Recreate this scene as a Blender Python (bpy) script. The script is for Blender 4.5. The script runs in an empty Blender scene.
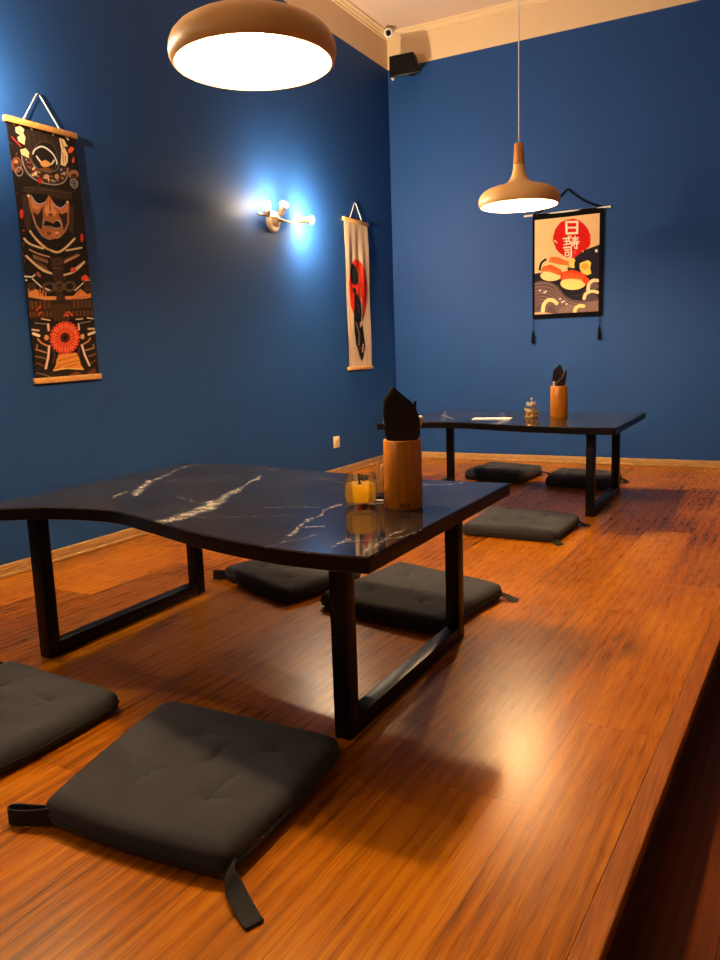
import bpy, bmesh, math, random
import numpy as np
from mathutils import Vector, Matrix
R_ = random.Random(7)
sc = bpy.context.scene
COL = sc.collection
PI = math.pi

# ------------------------------------------------------------------ materials
def nt(name):
    m = bpy.data.materials.new(name); m.use_nodes = True
    return m, m.node_tree.nodes, m.node_tree.links, m.node_tree.nodes['Principled BSDF']
def simple(name, col, rough=.5, metal=0., spec=.5, bump=0., bscale=200., var=0., vscale=8., **kw):
    m, n, l, b = nt(name)
    b.inputs['Base Color'].default_value = (*col, 1); b.inputs['Roughness'].default_value = rough
    b.inputs['Metallic'].default_value = metal; b.inputs['Specular IOR Level'].default_value = spec
    for k, v in kw.items(): b.inputs[k.replace('_', ' ')].default_value = v
    tc = n.new('ShaderNodeTexCoord')
    if var:
        t = n.new('ShaderNodeTexNoise'); t.inputs['Scale'].default_value = vscale; t.inputs['Detail'].default_value = 4
        l.new(tc.outputs['Object'], t.inputs['Vector'])
        mx = n.new('ShaderNodeMix'); mx.data_type = 'RGBA'
        mx.inputs[6].default_value = (*[c*(1-var) for c in col], 1); mx.inputs[7].default_value = (*[min(1, c*(1+var)) for c in col], 1)
        l.new(t.outputs['Fac'], mx.inputs[0]); l.new(mx.outputs[2], b.inputs['Base Color'])
    if bump:
        t = n.new('ShaderNodeTexNoise'); t.inputs['Scale'].default_value = bscale; t.inputs['Detail'].default_value = 3
        l.new(tc.outputs['Object'], t.inputs['Vector'])
        bp = n.new('ShaderNodeBump'); bp.inputs['Strength'].default_value = bump; bp.inputs['Distance'].default_value = .002
        l.new(t.outputs['Fac'], bp.inputs['Height']); l.new(bp.outputs['Normal'], b.inputs['Normal'])
    return m
def emis(name, col, s):
    m, n, l, b = nt(name)
    b.inputs['Base Color'].default_value = (1, 1, 1, 1)
    b.inputs['Emission Color'].default_value = (*col, 1); b.inputs['Emission Strength'].default_value = s
    return m
def ramp(n, fac_stops):
    r = n.new('ShaderNodeValToRGB'); e = r.color_ramp.elements
    while len(e) < len(fac_stops): e.new(.5)
    for i, (p, c) in enumerate(fac_stops): e[i].position = p; e[i].color = (*c, 1)
    return r
def math_(n, l, op, a, b=None, clamp=False):
    m = n.new('ShaderNodeMath'); m.operation = op; m.use_clamp = clamp
    for i, v in enumerate((a, b)):
        if v is None: continue
        if isinstance(v, (int, float)): m.inputs[i].default_value = v
        else: l.new(v, m.inputs[i])
    return m.outputs[0]

def wood_floor(name, dark, mid, light, pw=.222, pl=1.29, off=.125, skew=.03, rough=.3, seam=.55, shift=0.):
    m, n, l, b = nt(name)
    g = n.new('ShaderNodeNewGeometry'); s = n.new('ShaderNodeSeparateXYZ'); l.new(g.outputs['Position'], s.inputs[0])
    x, y = s.outputs[0], s.outputs[1]
    xr = math_(n, l, 'SUBTRACT', x, math_(n, l, 'MULTIPLY', math_(n, l, 'ADD', y, 4.4), skew))
    xs = math_(n, l, 'DIVIDE', math_(n, l, 'SUBTRACT', xr, off), pw)
    row = math_(n, l, 'FLOOR', xs); fx = math_(n, l, 'FRACT', xs)
    wr = n.new('ShaderNodeTexWhiteNoise'); wr.noise_dimensions = '1D'; l.new(row, wr.inputs['W'])
    ys = math_(n, l, 'ADD', math_(n, l, 'DIVIDE', math_(n, l, 'ADD', y, shift), pl), wr.outputs['Value'])
    colm = math_(n, l, 'FLOOR', ys); fy = math_(n, l, 'FRACT', ys)
    cid = n.new('ShaderNodeCombineXYZ'); l.new(row, cid.inputs[0]); l.new(colm, cid.inputs[1])
    wp = n.new('ShaderNodeTexWhiteNoise'); wp.noise_dimensions = '2D'; l.new(cid.outputs[0], wp.inputs['Vector'])
    # grain coordinates, different for each plank
    gx = n.new('ShaderNodeCombineXYZ')
    l.new(math_(n, l, 'ADD', xr, math_(n, l, 'MULTIPLY', wp.outputs['Value'], 37.)), gx.inputs[0])
    l.new(math_(n, l, 'MULTIPLY', y, .036), gx.inputs[1]); l.new(math_(n, l, 'MULTIPLY', row, 3.7), gx.inputs[2])
    t1 = n.new('ShaderNodeTexNoise'); t1.inputs['Scale'].default_value = 52; t1.inputs['Detail'].default_value = 8; t1.inputs['Roughness'].default_value = .7; t1.inputs['Distortion'].default_value = .5
    l.new(gx.outputs[0], t1.inputs['Vector'])
    t2 = n.new('ShaderNodeTexNoise'); t2.inputs['Scale'].default_value = 260; t2.inputs['Detail'].default_value = 4
    l.new(gx.outputs[0], t2.inputs['Vector'])
    # broad darker clouds
    t3 = n.new('ShaderNodeTexNoise'); t3.inputs['Scale'].default_value = 3.2; t3.inputs['Detail'].default_value = 5; t3.inputs['Distortion'].default_value = .6
    gx3 = n.new('ShaderNodeCombineXYZ'); l.new(math_(n, l, 'MULTIPLY', gx.inputs[0].links[0].from_socket, 1.), gx3.inputs[0]); l.new(math_(n, l, 'MULTIPLY', y, .45), gx3.inputs[1])
    l.new(gx3.outputs[0], t3.inputs['Vector'])
    # cathedral rings
    wv = n.new('ShaderNodeTexWave'); wv.wave_type = 'BANDS'; wv.bands_direction = 'X'
    wv.inputs['Scale'].default_value = 9; wv.inputs['Distortion'].default_value = 9; wv.inputs['Detail'].default_value = 3; wv.inputs['Detail Scale'].default_value = 1.4
    l.new(gx.outputs[0], wv.inputs['Vector'])
    f = math_(n, l, 'MULTIPLY', t1.outputs['Fac'], .40)
    f = math_(n, l, 'ADD', f, math_(n, l, 'MULTIPLY', t3.outputs['Fac'], .50))
    f = math_(n, l, 'ADD', f, math_(n, l, 'MULTIPLY', wv.outputs['Fac'], .12))
    f = math_(n, l, 'ADD', f, math_(n, l, 'MULTIPLY', math_(n, l, 'SUBTRACT', t2.outputs['Fac'], .5), .32))
    f = math_(n, l, 'ADD', f, math_(n, l, 'MULTIPLY', math_(n, l, 'SUBTRACT', wp.outputs['Value'], .5), .15))
    r = ramp(n, [(.30, dark), (.54, mid), (.84, light)]); l.new(f, r.inputs[0])
    # knots
    vk = n.new('ShaderNodeTexVoronoi'); vk.inputs['Scale'].default_value = 2.3
    kx = n.new('ShaderNodeCombineXYZ'); l.new(math_(n, l, 'MULTIPLY', xr, 1.0), kx.inputs[0]); l.new(math_(n, l, 'MULTIPLY', y, .45), kx.inputs[1])
    tk = n.new('ShaderNodeTexNoise'); tk.inputs['Scale'].default_value = 14; tk.inputs['Detail'].default_value = 4; l.new(kx.outputs[0], tk.inputs['Vector'])
    mv = n.new('ShaderNodeMix'); mv.data_type = 'VECTOR'; mv.inputs[0].default_value = .075
    l.new(kx.outputs[0], mv.inputs[4]); l.new(tk.outputs['Color'], mv.inputs[5]); l.new(mv.outputs[1], vk.inputs['Vector'])
    kf = n.new('ShaderNodeMapRange'); kf.inputs[1].default_value = .03; kf.inputs[2].default_value = .16; kf.inputs[3].default_value = .75; kf.inputs[4].default_value = 0
    l.new(vk.outputs['Distance'], kf.inputs[0])
    kk = math_(n, l, 'MULTIPLY', kf.outputs[0], math_(n, l, 'GREATER_THAN', t3.outputs['Fac'], .43))
    mk = n.new('ShaderNodeMix'); mk.data_type = 'RGBA'; l.new(math_(n, l, 'MULTIPLY', kk, math_(n, l, 'ADD', t1.outputs['Fac'], .35)), mk.inputs[0])
    l.new(r.outputs[0], mk.inputs[6]); mk.inputs[7].default_value = (*[c*.5 for c in dark], 1)
    # seams
    ex = math_(n, l, 'MULTIPLY', math_(n, l, 'MINIMUM', fx, math_(n, l, 'SUBTRACT', 1., fx)), pw)
    ey = math_(n, l, 'MULTIPLY', math_(n, l, 'MINIMUM', fy, math_(n, l, 'SUBTRACT', 1., fy)), pl)
    e = math_(n, l, 'MINIMUM', ex, ey)
    sm = n.new('ShaderNodeMapRange'); sm.inputs[1].default_value = .0006; sm.inputs[2].default_value = .0022; sm.inputs[3].default_value = seam; sm.inputs[4].default_value = 0
    l.new(e, sm.inputs[0])
    ms = n.new('ShaderNodeMix'); ms.data_type = 'RGBA'; l.new(sm.outputs[0], ms.inputs[0]); l.new(mk.outputs[2], ms.inputs[6]); ms.inputs[7].default_value = (*[c*.35 for c in dark], 1)
    l.new(ms.outputs[2], b.inputs['Base Color'])
    rr = math_(n, l, 'ADD', math_(n, l, 'MULTIPLY', t2.outputs['Fac'], .08), rough-.04); l.new(rr, b.inputs['Roughness'])
    bp = n.new('ShaderNodeBump'); bp.inputs['Strength'].default_value = .09; bp.inputs['Distance'].default_value = .0012
    hh = math_(n, l, 'SUBTRACT', t2.outputs['Fac'], math_(n, l, 'MULTIPLY', sm.outputs[0], 1.2))
    l.new(hh, bp.inputs['Height']); l.new(bp.outputs['Normal'], b.inputs['Normal'])
    b.inputs['Specular IOR Level'].default_value = .27; b.inputs['Specular Tint'].default_value = (1, .60, .12, 1)
    return m
def wood(name, c0, c1, scale=(1, 1, 1), ns=40., rough=.4):
    m, n, l, b = nt(name)
    tc = n.new('ShaderNodeTexCoord'); mp = n.new('ShaderNodeMapping'); mp.inputs['Scale'].default_value = scale
    l.new(tc.outputs['Object'], mp.inputs[0])
    t = n.new('ShaderNodeTexNoise'); t.inputs['Scale'].default_value = ns; t.inputs['Detail'].default_value = 6; t.inputs['Distortion'].default_value = .8
    l.new(mp.outputs[0], t.inputs['Vector'])
    r = ramp(n, [(.3, c0), (.7, c1)]); l.new(t.outputs['Fac'], r.inputs[0]); l.new(r.outputs[0], b.inputs['Base Color'])
    b.inputs['Roughness'].default_value = rough
    bp = n.new('ShaderNodeBump'); bp.inputs['Strength'].default_value = .15; bp.inputs['Distance'].default_value = .001
    l.new(t.outputs['Fac'], bp.inputs['Height']); l.new(bp.outputs['Normal'], b.inputs['Normal'])
    return m
def attr_mat(name, attr, rough=.85, weave=900.):
    m, n, l, b = nt(name)
    a = n.new('ShaderNodeAttribute'); a.attribute_name = attr
    l.new(a.outputs['Color'], b.inputs['Base Color']); b.inputs['Roughness'].default_value = rough
    b.inputs['Specular IOR Level'].default_value = .2
    tc = n.new('ShaderNodeTexCoord'); t = n.new('ShaderNodeTexNoise'); t.inputs['Scale'].default_value = weave
    l.new(tc.outputs['Object'], t.inputs['Vector'])
    bp = n.new('ShaderNodeBump'); bp.inputs['Strength'].default_value = .25; bp.inputs['Distance'].default_value = .001
    l.new(t.outputs['Fac'], bp.inputs['Height']); l.new(bp.outputs['Normal'], b.inputs['Normal'])
    return m
def marble_mat():
    m, n, l, b = nt('black_marble')
    a = n.new('ShaderNodeAttribute'); a.attribute_name = 'vein'
    tc = n.new('ShaderNodeTexCoord')
    t = n.new('ShaderNodeTexNoise'); t.inputs['Scale'].default_value = 120; t.inputs['Detail'].default_value = 6; t.inputs['Roughness'].default_value = .7
    l.new(tc.outputs['Object'], t.inputs['Vector'])
    br = n.new('ShaderNodeMapRange'); br.inputs[1].default_value = .40; br.inputs[2].default_value = .54
    l.new(t.outputs['Fac'], br.inputs[0])
    t4 = n.new('ShaderNodeTexNoise'); t4.inputs['Scale'].default_value = 34; t4.inputs['Detail'].default_value = 3
    l.new(tc.outputs['Object'], t4.inputs['Vector'])
    b4 = n.new('ShaderNodeMapRange'); b4.inputs[1].default_value = .42; b4.inputs[2].default_value = .58; b4.inputs[3].default_value = .32; b4.inputs[4].default_value = 1
    l.new(t4.outputs['Fac'], b4.inputs[0])
    v = math_(n, l, 'MULTIPLY', math_(n, l, 'MULTIPLY', a.outputs['Fac'], br.outputs[0], True), b4.outputs[0], True)
    # faint hairlines everywhere
    t2 = n.new('ShaderNodeTexNoise'); t2.inputs['Scale'].default_value = 3.; t2.inputs['Detail'].default_value = 5; t2.inputs['Distortion'].default_value = 1.6
    l.new(tc.outputs['Object'], t2.inputs['Vector'])
    h = math_(n, l, 'ABSOLUTE', math_(n, l, 'SUBTRACT', t2.outputs['Fac'], .53))
    hm = n.new('ShaderNodeMapRange'); hm.inputs[1].default_value = 0; hm.inputs[2].default_value = .006; hm.inputs[3].default_value = .14; hm.inputs[4].default_value = 0
    l.new(h, hm.inputs[0])
    v = math_(n, l, 'MAXIMUM', v, math_(n, l, 'MULTIPLY', hm.outputs[0], br.outputs[0]))
    mx = n.new('ShaderNodeMix'); mx.data_type = 'RGBA'; l.new(v, mx.inputs[0])
    cl = ramp(n, [(.35, (.015, .0115, .0105)), (.75, (.030, .024, .021))]); l.new(t2.outputs['Fac'], cl.inputs[0])
    l.new(cl.outputs[0], mx.inputs[6]); mx.inputs[7].default_value = (.62, .58, .52, 1)
    l.new(mx.outputs[2], b.inputs['Base Color'])
    b.inputs['Roughness'].default_value = .045; b.inputs['Specular IOR Level'].default_value = .26
    return m

WARM = (1., .66, .34)
M = {}
M['blue'] = simple('blue_wall_paint', (.0115, .060, .235), .62, spec=.22, bump=.12, bscale=160, var=.10, vscale=2.2)
M['white_wall'] = simple('cream_wall_paint', (.72, .54, .34), .7, bump=.05, bscale=90)
M['ceil'] = simple('ceiling_paint', (.66, .51, .42), .8, bump=.05, bscale=90)
M['floor'] = wood_floor('oak_planks', (.12, .026, .0008), (.43, .122, .0013), (.70, .262, .003), rough=.28)
M['low'] = wood_floor('dark_planks', (.03, .005, .001), (.10, .017, .002), (.20, .04, .004), off=.06, seam=.8, rough=.4, skew=.04)
M['edge'] = wood('oak_nosing', (.20, .05, .0012), (.46, .13, .003), (14, .5, 1), 12, .45)
M['edge'].node_tree.nodes['Principled BSDF'].inputs['Specular IOR Level'].default_value = .2
M['riser'] = wood('dark_riser', (.03, .006, .001), (.09, .018, .002), (1, .6, 10), 12, .45)
M['skirt'] = wood('oak_skirting', (.30, .15, .045), (.62, .38, .14), (.6, .6, 8), 26, .4)
M['black_metal'] = simple('black_steel', (.0035, .003, .003), .36, spec=.22, bump=.05, bscale=500)
M['edge_black'] = simple('black_table_edge', (.003, .0026, .0025), .33, spec=.25)
M['marble'] = marble_mat()
M['cushion'] = simple('charcoal_cotton', (.032, .0325, .038), .92, spec=.1, bump=.35, bscale=700, var=.12, vscale=6, Sheen_Weight=.12, Sheen_Roughness=.5)
M['strap'] = simple('charcoal_tape', (.022, .021, .022), .85, spec=.2, bump=.4, bscale=900)
M['shade_out'] = simple('beige_lacquer', (.88, .52, .20), .42, spec=.35, bump=.05, bscale=250)
M['shade_in'] = simple('white_lacquer', (.9, .88, .84), .5)
M['lamp_wood'] = wood('lamp_neck_wood', (.42, .16, .035), (.62, .28, .075), (3, 3, .5), 30, .4)
M['cord'] = simple('pale_cord', (.62, .60, .58), .6)
M['bulb_p'] = emis('pendant_bulb_glow', WARM, 540)
M['bulb_s'] = emis('sconce_bulb_glow', (1., .74, .46), 2600)
M['bulb_w'] = emis('weak_bulb_glow', (1., .74, .46), 48)
M['bulb_m'] = emis('middle_bulb_glow', (1., .74, .46), 800)
M['bulb_d'] = emis('dim_sconce_bulb_glow', (1., .74, .46), 950)
M['bulb_e'] = emis('faint_sconce_bulb_glow', (1., .74, .46), 320)
M['brass'] = simple('brushed_brass', (.62, .43, .20), .32, metal=.85, bump=.03)
M['sconce_white'] = simple('cream_enamel', (.72, .55, .34), .4)
M['rod_wood'] = wood('scroll_rod_wood', (.55, .25, .06), (.78, .42, .12), (4, .6, 4), 20, .5)
M['string'] = simple('white_string', (.75, .72, .68), .8)
M['print'] = attr_mat('printed_cloth', 'print')
M['cloth_back'] = simple('cloth_back', (.35, .28, .2), .9)
M['black_cloth'] = simple('black_cloth', (.004, .0035, .0045), .95, spec=.1)
M['white_rod'] = simple('white_dowel', (.8, .76, .7), .5)
M['black_plastic'] = simple('black_plastic', (.0035, .003, .003), .45, spec=.25)
M['grille'] = simple('speaker_grille', (.003, .0025, .0025), .8, spec=.15, bump=.6, bscale=900)
M['white_plastic'] = simple('white_plastic', (.72, .68, .62), .4)
M['lens'] = simple('black_lens', (.004, .004, .005), .12)
M['cream_plastic'] = simple('cream_plastic', (.78, .66, .36), .4)
M['dark_hole'] = simple('dark_hole', (.03, .025, .02), .6)
M['steel'] = simple('steel', (.6, .58, .55), .25, metal=1.)
M['gold'] = simple('polished_gold_metal', (1., .76, .36), .3, metal=.8)
M['chrome'] = simple('polished_cap_metal', (.95, .88, .75), .28, metal=1.)
M['bamboo'] = wood('bamboo', (.52, .15, .003), (.68, .24, .007), (14, 14, .6), 9, .34)
M['bamboo_in'] = simple('bamboo_inside', (.55, .30, .09), .6)
M['ink'] = simple('burnt_ink', (.012, .006, .004), .7)
M['napkin'] = simple('black_paper_napkin', (.030, .022, .024), .9, spec=.1, bump=.2, bscale=500)
M['napkin_edge'] = simple('napkin_fold_edge', (.16, .13, .13), .9, spec=.1)
M['paper'] = simple('white_paper', (.78, .74, .70), .8)
m, n, l, b = nt('amber_wax'); b.inputs['Base Color'].default_value = (1, .62, .04, 1); b.inputs['Roughness'].default_value = .4
tl = n.new('ShaderNodeBsdfTranslucent'); tl.inputs[0].default_value = (1, .74, .10, 1); mx = n.new('ShaderNodeMixShader'); mx.inputs[0].default_value = .75
l.new(b.outputs[0], mx.inputs[1]); l.new(tl.outputs[0], mx.inputs[2]); l.new(mx.outputs[0], n['Material Output'].inputs[0]); M['wax'] = m
M['stick'] = wood('pale_sticks', (.62, .36, .13), (.8, .52, .22), (8, 8, .6), 20, .6)
M['sauce'] = simple('spice_filling', (.70, .38, .10), .6)
m, n, l, b = nt('clear_glass'); out = n['Material Output']; n.remove(b)
tr = n.new('ShaderNodeBsdfTransparent'); tr.inputs[0].default_value = (.98, .975, .95, 1); gl = n.new('ShaderNodeBsdfGlossy'); gl.inputs['Roughness'].default_value = .06
fr = n.new('ShaderNodeFresnel'); fr.inputs[0].default_value = 1.6; mx = n.new('ShaderNodeMixShader'); l.new(math_(n, l, 'ADD', math_(n, l, 'MULTIPLY', fr.outputs[0], .55), .03, True), mx.inputs[0]); l.new(tr.outputs[0], mx.inputs[1]); l.new(gl.outputs[0], mx.inputs[2]); l.new(mx.outputs[0], out.inputs[0]); M['glass'] = m

# ------------------------------------------------------------------ object helpers
def link(o, parent=None):
    COL.objects.link(o)
    if parent: o.parent = parent
    return o
def mesh_obj(name, me, mats, parent=None, smooth=False, loc=None):
    o = bpy.data.objects.new(name, me)
    for mm in (mats if isinstance(mats, (list, tuple)) else [mats]): me.materials.append(mm)
    if smooth:
        me.polygons.foreach_set('use_smooth', [True]*len(me.polygons))
        try: me.set_sharp_from_angle(angle=math.radians(42))
        except Exception: pass
    link(o, parent)
    if loc: o.location = loc
    return o
def bm_obj(name, bm, mats, parent=None, smooth=False, loc=None):
    bmesh.ops.recalc_face_normals(bm, faces=bm.faces)
    me = bpy.data.meshes.new(name); bm.to_mesh(me); bm.free()
    return mesh_obj(name, me, mats, parent, smooth, loc)
def thing(name, label, cat, loc=(0, 0, 0), rz=0, group=None):
    o = bpy.data.objects.new(name, None); o.empty_display_size = .1; link(o)
    o.location = loc; o.rotation_euler = (0, 0, rz)
    return tag(o, label, cat, group)
def tag(o, label, cat, group=None):
    o['label'] = label; o['category'] = cat
    if group: o['group'] = group
    return o
def struct(o):
    o['kind'] = 'structure'; return o
def add_box(bm, lo, hi, bev=0., seg=2):
    vs = [bm.verts.new((x, y, z)) for x in (lo[0], hi[0]) for y in (lo[1], hi[1]) for z in (lo[2], hi[2])]
    fs = [bm.faces.new([vs[i] for i in q]) for q in ((0, 1, 3, 2), (4, 6, 7, 5), (0, 4, 5, 1), (2, 3, 7, 6), (0, 2, 6, 4), (1, 5, 7, 3))]
    bmesh.ops.recalc_face_normals(bm, faces=fs)
    if bev:
        es = list({e for f in fs for e in f.edges})
        bmesh.ops.bevel(bm, geom=es, offset=bev, segments=seg, profile=.5, affect='EDGES')
def box(name, lo, hi, mat, parent=None, bev=0.):
    bm = bmesh.new(); add_box(bm, lo, hi, bev); return bm_obj(name, bm, mat, parent, bev > 0)
def add_lathe(bm, prof, n=48, closed=False, axis=None):
    """prof: list of (radius, z); axis: optional 4x4 matrix"""
    rings = []
    for r, z in prof:
        if r < 1e-6: ring = [bm.verts.new((0, 0, z))]
        else: ring = [bm.verts.new((r*math.cos(2*PI*k/n), r*math.sin(2*PI*k/n), z)) for k in range(n)]
        rings.append(ring)
    prs = list(zip(rings, rings[1:])) + ([(rings[-1], rings[0])] if closed else [])
    for a, c in prs:
        for k in range(n):
            k2 = (k+1) % n
            if len(a) == 1 and len(c) == 1: continue
            if len(a) == 1: bm.faces.new((a[0], c[k], c[k2]))
            elif len(c) == 1: bm.faces.new((a[k], a[k2], c[0]))
            else: bm.faces.new((a[k], a[k2], c[k2], c[k]))
    if axis is not None:
        bmesh.ops.transform(bm, matrix=axis, verts=[v for r in rings for v in r])
def lathe(name, prof, mat, parent=None, n=48, closed=False, axis=None, loc=None):
    bm = bmesh.new(); add_lathe(bm, prof, n, closed, axis); return bm_obj(name, bm, mat, parent, True, loc)
def along(p, d):
    """matrix that puts local z along direction d at point p"""
    d = Vector(d).normalized(); return Matrix.Translation(p) @ d.to_track_quat('Z', 'Y').to_matrix().to_4x4()
def add_tube(bm, pts, r, n=10, closed=False):
    pts = [Vector(p) for p in pts]; rings = []; N = len(pts)
    for i, p in enumerate(pts):
        a = pts[(i-1) % N] if (closed or i > 0) else p; c = pts[(i+1) % N] if (closed or i < N-1) else p
        d = (c-a).normalized(); q = d.to_track_quat('Z', 'Y')
        rr = r[i] if isinstance(r, (list, tuple)) else r
        rings.append([bm.verts.new(p + q @ Vector((rr*math.cos(2*PI*k/n), rr*math.sin(2*PI*k/n), 0))) for k in range(n)])
    for i in range(N if closed else N-1):
        a, c = rings[i], rings[(i+1) % N]
        # pick the least twisted pairing
        s = min(range(n), key=lambda s: (a[0].co-c[s].co).length)
        for k in range(n): bm.faces.new((a[k], a[(k+1) % n], c[(k+1+s) % n], c[(k+s) % n]))
    if not closed:
        bm.faces.new(rings[0][::-1]); bm.faces.new(rings[-1])
def tube(name, pts, r, mat, parent=None, n=10, closed=False):
    bm = bmesh.new(); add_tube(bm, pts, r, n, closed); return bm_obj(name, bm, mat, parent, True)
def sphere(name, r, mat, parent=None, loc=(0, 0, 0), sc_=(1, 1, 1), seg=20):
    bm = bmesh.new(); bmesh.ops.create_uvsphere(bm, u_segments=seg, v_segments=seg//2, radius=r)
    bmesh.ops.scale(bm, vec=sc_, verts=bm.verts); bmesh.ops.translate(bm, vec=loc, verts=bm.verts)
    return bm_obj(name, bm, mat, parent, True)
def add_prism(bm, poly, z0, z1):
    a = [bm.verts.new((x, y, z0)) for x, y in poly]; c = [bm.verts.new((x, y, z1)) for x, y in poly]; k = len(poly)
    bm.faces.new(a[::-1]); bm.faces.new(c)
    for i in range(k): bm.faces.new((a[i], a[(i+1) % k], c[(i+1) % k], c[i]))
def smooth_path(pts, k=8):
    pts = [Vector(p) for p in pts]; out = []
    for i in range(len(pts)-1):
        p0 = pts[max(0, i-1)]; p1 = pts[i]; p2 = pts[i+1]; p3 = pts[min(len(pts)-1, i+2)]
        for j in range(k):
            t = j/k
            out.append(.5*((2*p1)+(-p0+p2)*t+(2*p0-5*p1+4*p2-p3)*t*t+(-p0+3*p1-3*p2+p3)*t**3))
    out.append(pts[-1]); return out
def ribbon(name, pts, wdirs, width, th, mat, parent=None):
    pts = [Vector(p) for p in pts]; bm = bmesh.new(); rows = []
    for i, p in enumerate(pts):
        d = (pts[min(i+1, len(pts)-1)]-pts[max(i-1, 0)]).normalized()
        w = Vector(wdirs[i]); w = (w-d*w.dot(d)).normalized(); nn = d.cross(w).normalized()
        rows.append([bm.verts.new(p+w*(sw*width/2)+nn*(sn*th/2)) for sw, sn in ((-1, -1), (1, -1), (1, 1), (-1, 1))])
    for a, c in zip(rows, rows[1:]):
        for k in range(4): bm.faces.new((a[k], a[(k+1) % 4], c[(k+1) % 4], c[k]))
    bm.faces.new(rows[0][::-1]); bm.faces.new(rows[-1])
    return bm_obj(name, bm, mat, parent, True)

# ------------------------------------------------------------------ the room
EX = lambda y: 2.78+.0446*(y+5.11)              # the platform's open edge
Y0, XR, ZC, ZB, ZL = -8.5, 5.2, 3.47, 3.20, -.135
bm = bmesh.new(); add_prism(bm, [(0, 0), (0, Y0), (EX(Y0)-.045, Y0), (EX(0)-.045, 0)], ZL, 0)
struct(bm_obj('floor', bm, M['floor']))
bm = bmesh.new(); add_prism(bm, [(EX(Y0)-.045, Y0), (EX(Y0), Y0), (EX(0), 0), (EX(0)-.045, 0)], -.03, .0005)
bmesh.ops.bevel(bm, geom=list(bm.edges), offset=.0035, segments=3, profile=.5, affect='EDGES')
struct(bm_obj('trim_1', bm, M['edge']))
bm = bmesh.new(); add_prism(bm, [(EX(Y0)-.045, Y0), (EX(Y0)-.006, Y0), (EX(0)-.006, 0), (EX(0)-.045, 0)], ZL, -.03)
struct(bm_obj('trim_2', bm, M['riser']))
bm = bmesh.new(); add_prism(bm, [(EX(Y0)-.045, Y0), (XR, Y0), (XR, 0), (EX(0)-.045, 0)], ZL-.1, ZL)
struct(bm_obj('floor_lower', bm, M['low']))
def wall(name, lo, hi, split_axis):
    bm = bmesh.new()
    add_box(bm, lo, (hi[0], hi[1], ZB)); nf = len(bm.faces)
    add_box(bm, (lo[0], lo[1], ZB), hi)
    bm.faces.ensure_lookup_table()
    for i, f in enumerate(bm.faces): f.material_index = 0 if i < nf else 1
    return struct(bm_obj(name, bm, [M['blue'], M['white_wall']]))
wall('wall_left', (-.15, Y0, ZL-.1), (0, 0, ZC+.1), 'z')
wall('wall_back', (-.15, 0, ZL-.1), (XR, .15, ZC+.1), 'z')
struct(box('ceiling', (0, Y0, ZC), (XR, 0, ZC+.1), M['ceil']))
# coving between wall and ceiling: small stepped profile
def cove(name, along_x):
    prof = [(0, 0), (.012, 0), (.014, .012), (.022, .016), (.030, .030), (.045, .036), (.048, .05), (0, .05)]
    bm = bmesh.new()
    if along_x: a = [bm.verts.new((0, -d, ZC-.05+h)) for d, h in prof]; c = [bm.verts.new((XR, -d, ZC-.05+h)) for d, h in prof]
    else: a = [bm.verts.new((d, Y0, ZC-.05+h)) for d, h in prof]; c = [bm.verts.new((d, -.0485, ZC-.05+h)) for d, h in prof]
    k = len(prof); bm.faces.new(a); bm.faces.new(c[::-1])
    for i in range(k): bm.faces.new((a[i], c[i], c[(i+1) % k], a[(i+1) % k]))
    struct(bm_obj(name, bm, M['white_wall']))
cove('trim_3', True); cove('trim_4', False)
# skirting boards with a quarter-round shoe
bm = bmesh.new(); add_box(bm, (0, Y0, 0), (.014, -.014, .056), .003); add_box(bm, (.014, Y0, 0), (.026, -.026, .016), .004)
struct(bm_obj('baseboard_left', bm, M['skirt'], smooth=True))
bm = bmesh.new(); add_box(bm, (0, -.014, 0), (EX(0)-.01, 0, .056), .003); add_box(bm, (.0265, -.026, 0), (EX(0)-.01, -.014, .016), .004)
struct(bm_obj('baseboard_back', bm, M['skirt'], smooth=True))

# ------------------------------------------------------------------ low tables
def interp(x, ks):
    xs = [k[0] for k in ks]; ys = [k[1] for k in ks]
    # smooth (cosine) interpolation
    for i in range(len(xs)-1):
        if x <= xs[i+1]:
            t = (x-xs[i])/(xs[i+1]-xs[i]); t = max(0, min(1, t)); t = t*t*(3-2*t); return ys[i]+(ys[i+1]-ys[i])*t
    return ys[-1]
FRONT = [(.855, -4.775), (.90, -4.745), (1.30, -4.605), (2.03, -4.805), (2.252, -4.795)]
def cat(ks, x):
    xs = np.array([k[0] for k in ks]); ys = np.array([k[1] for k in ks]); i = int(np.clip(np.searchsorted(xs, x)-1, 0, len(xs)-2))
    def sl(j):
        if j == 0: return (ys[1]-ys[0])/(xs[1]-xs[0])
        if j == len(xs)-1: return (ys[-1]-ys[-2])/(xs[-1]-xs[-2])
        return (ys[j+1]-ys[j-1])/(xs[j+1]-xs[j-1])
    h = xs[i+1]-xs[i]; t = (x-xs[i])/h
    return ((2*t**3-3*t*t+1)*ys[i]+(t**3-2*t*t+t)*h*sl(i)+(-2*t**3+3*t*t)*ys[i+1]+(t**3-t*t)*h*sl(i+1))
FK = [(.855, -4.765), (.945, -4.703), (1.08, -4.635), (1.30, -4.607), (1.504, -4.666), (1.744, -4.749), (1.988, -4.803), (2.148, -4.808), (2.238, -4.800)]
BK = [(.855, -3.755), (1.05, -3.728), (1.20, -3.730), (1.421, -3.785), (1.731, -3.825), (1.934, -3.852), (2.079, -3.858), (2.238, -3.845)]
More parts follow.
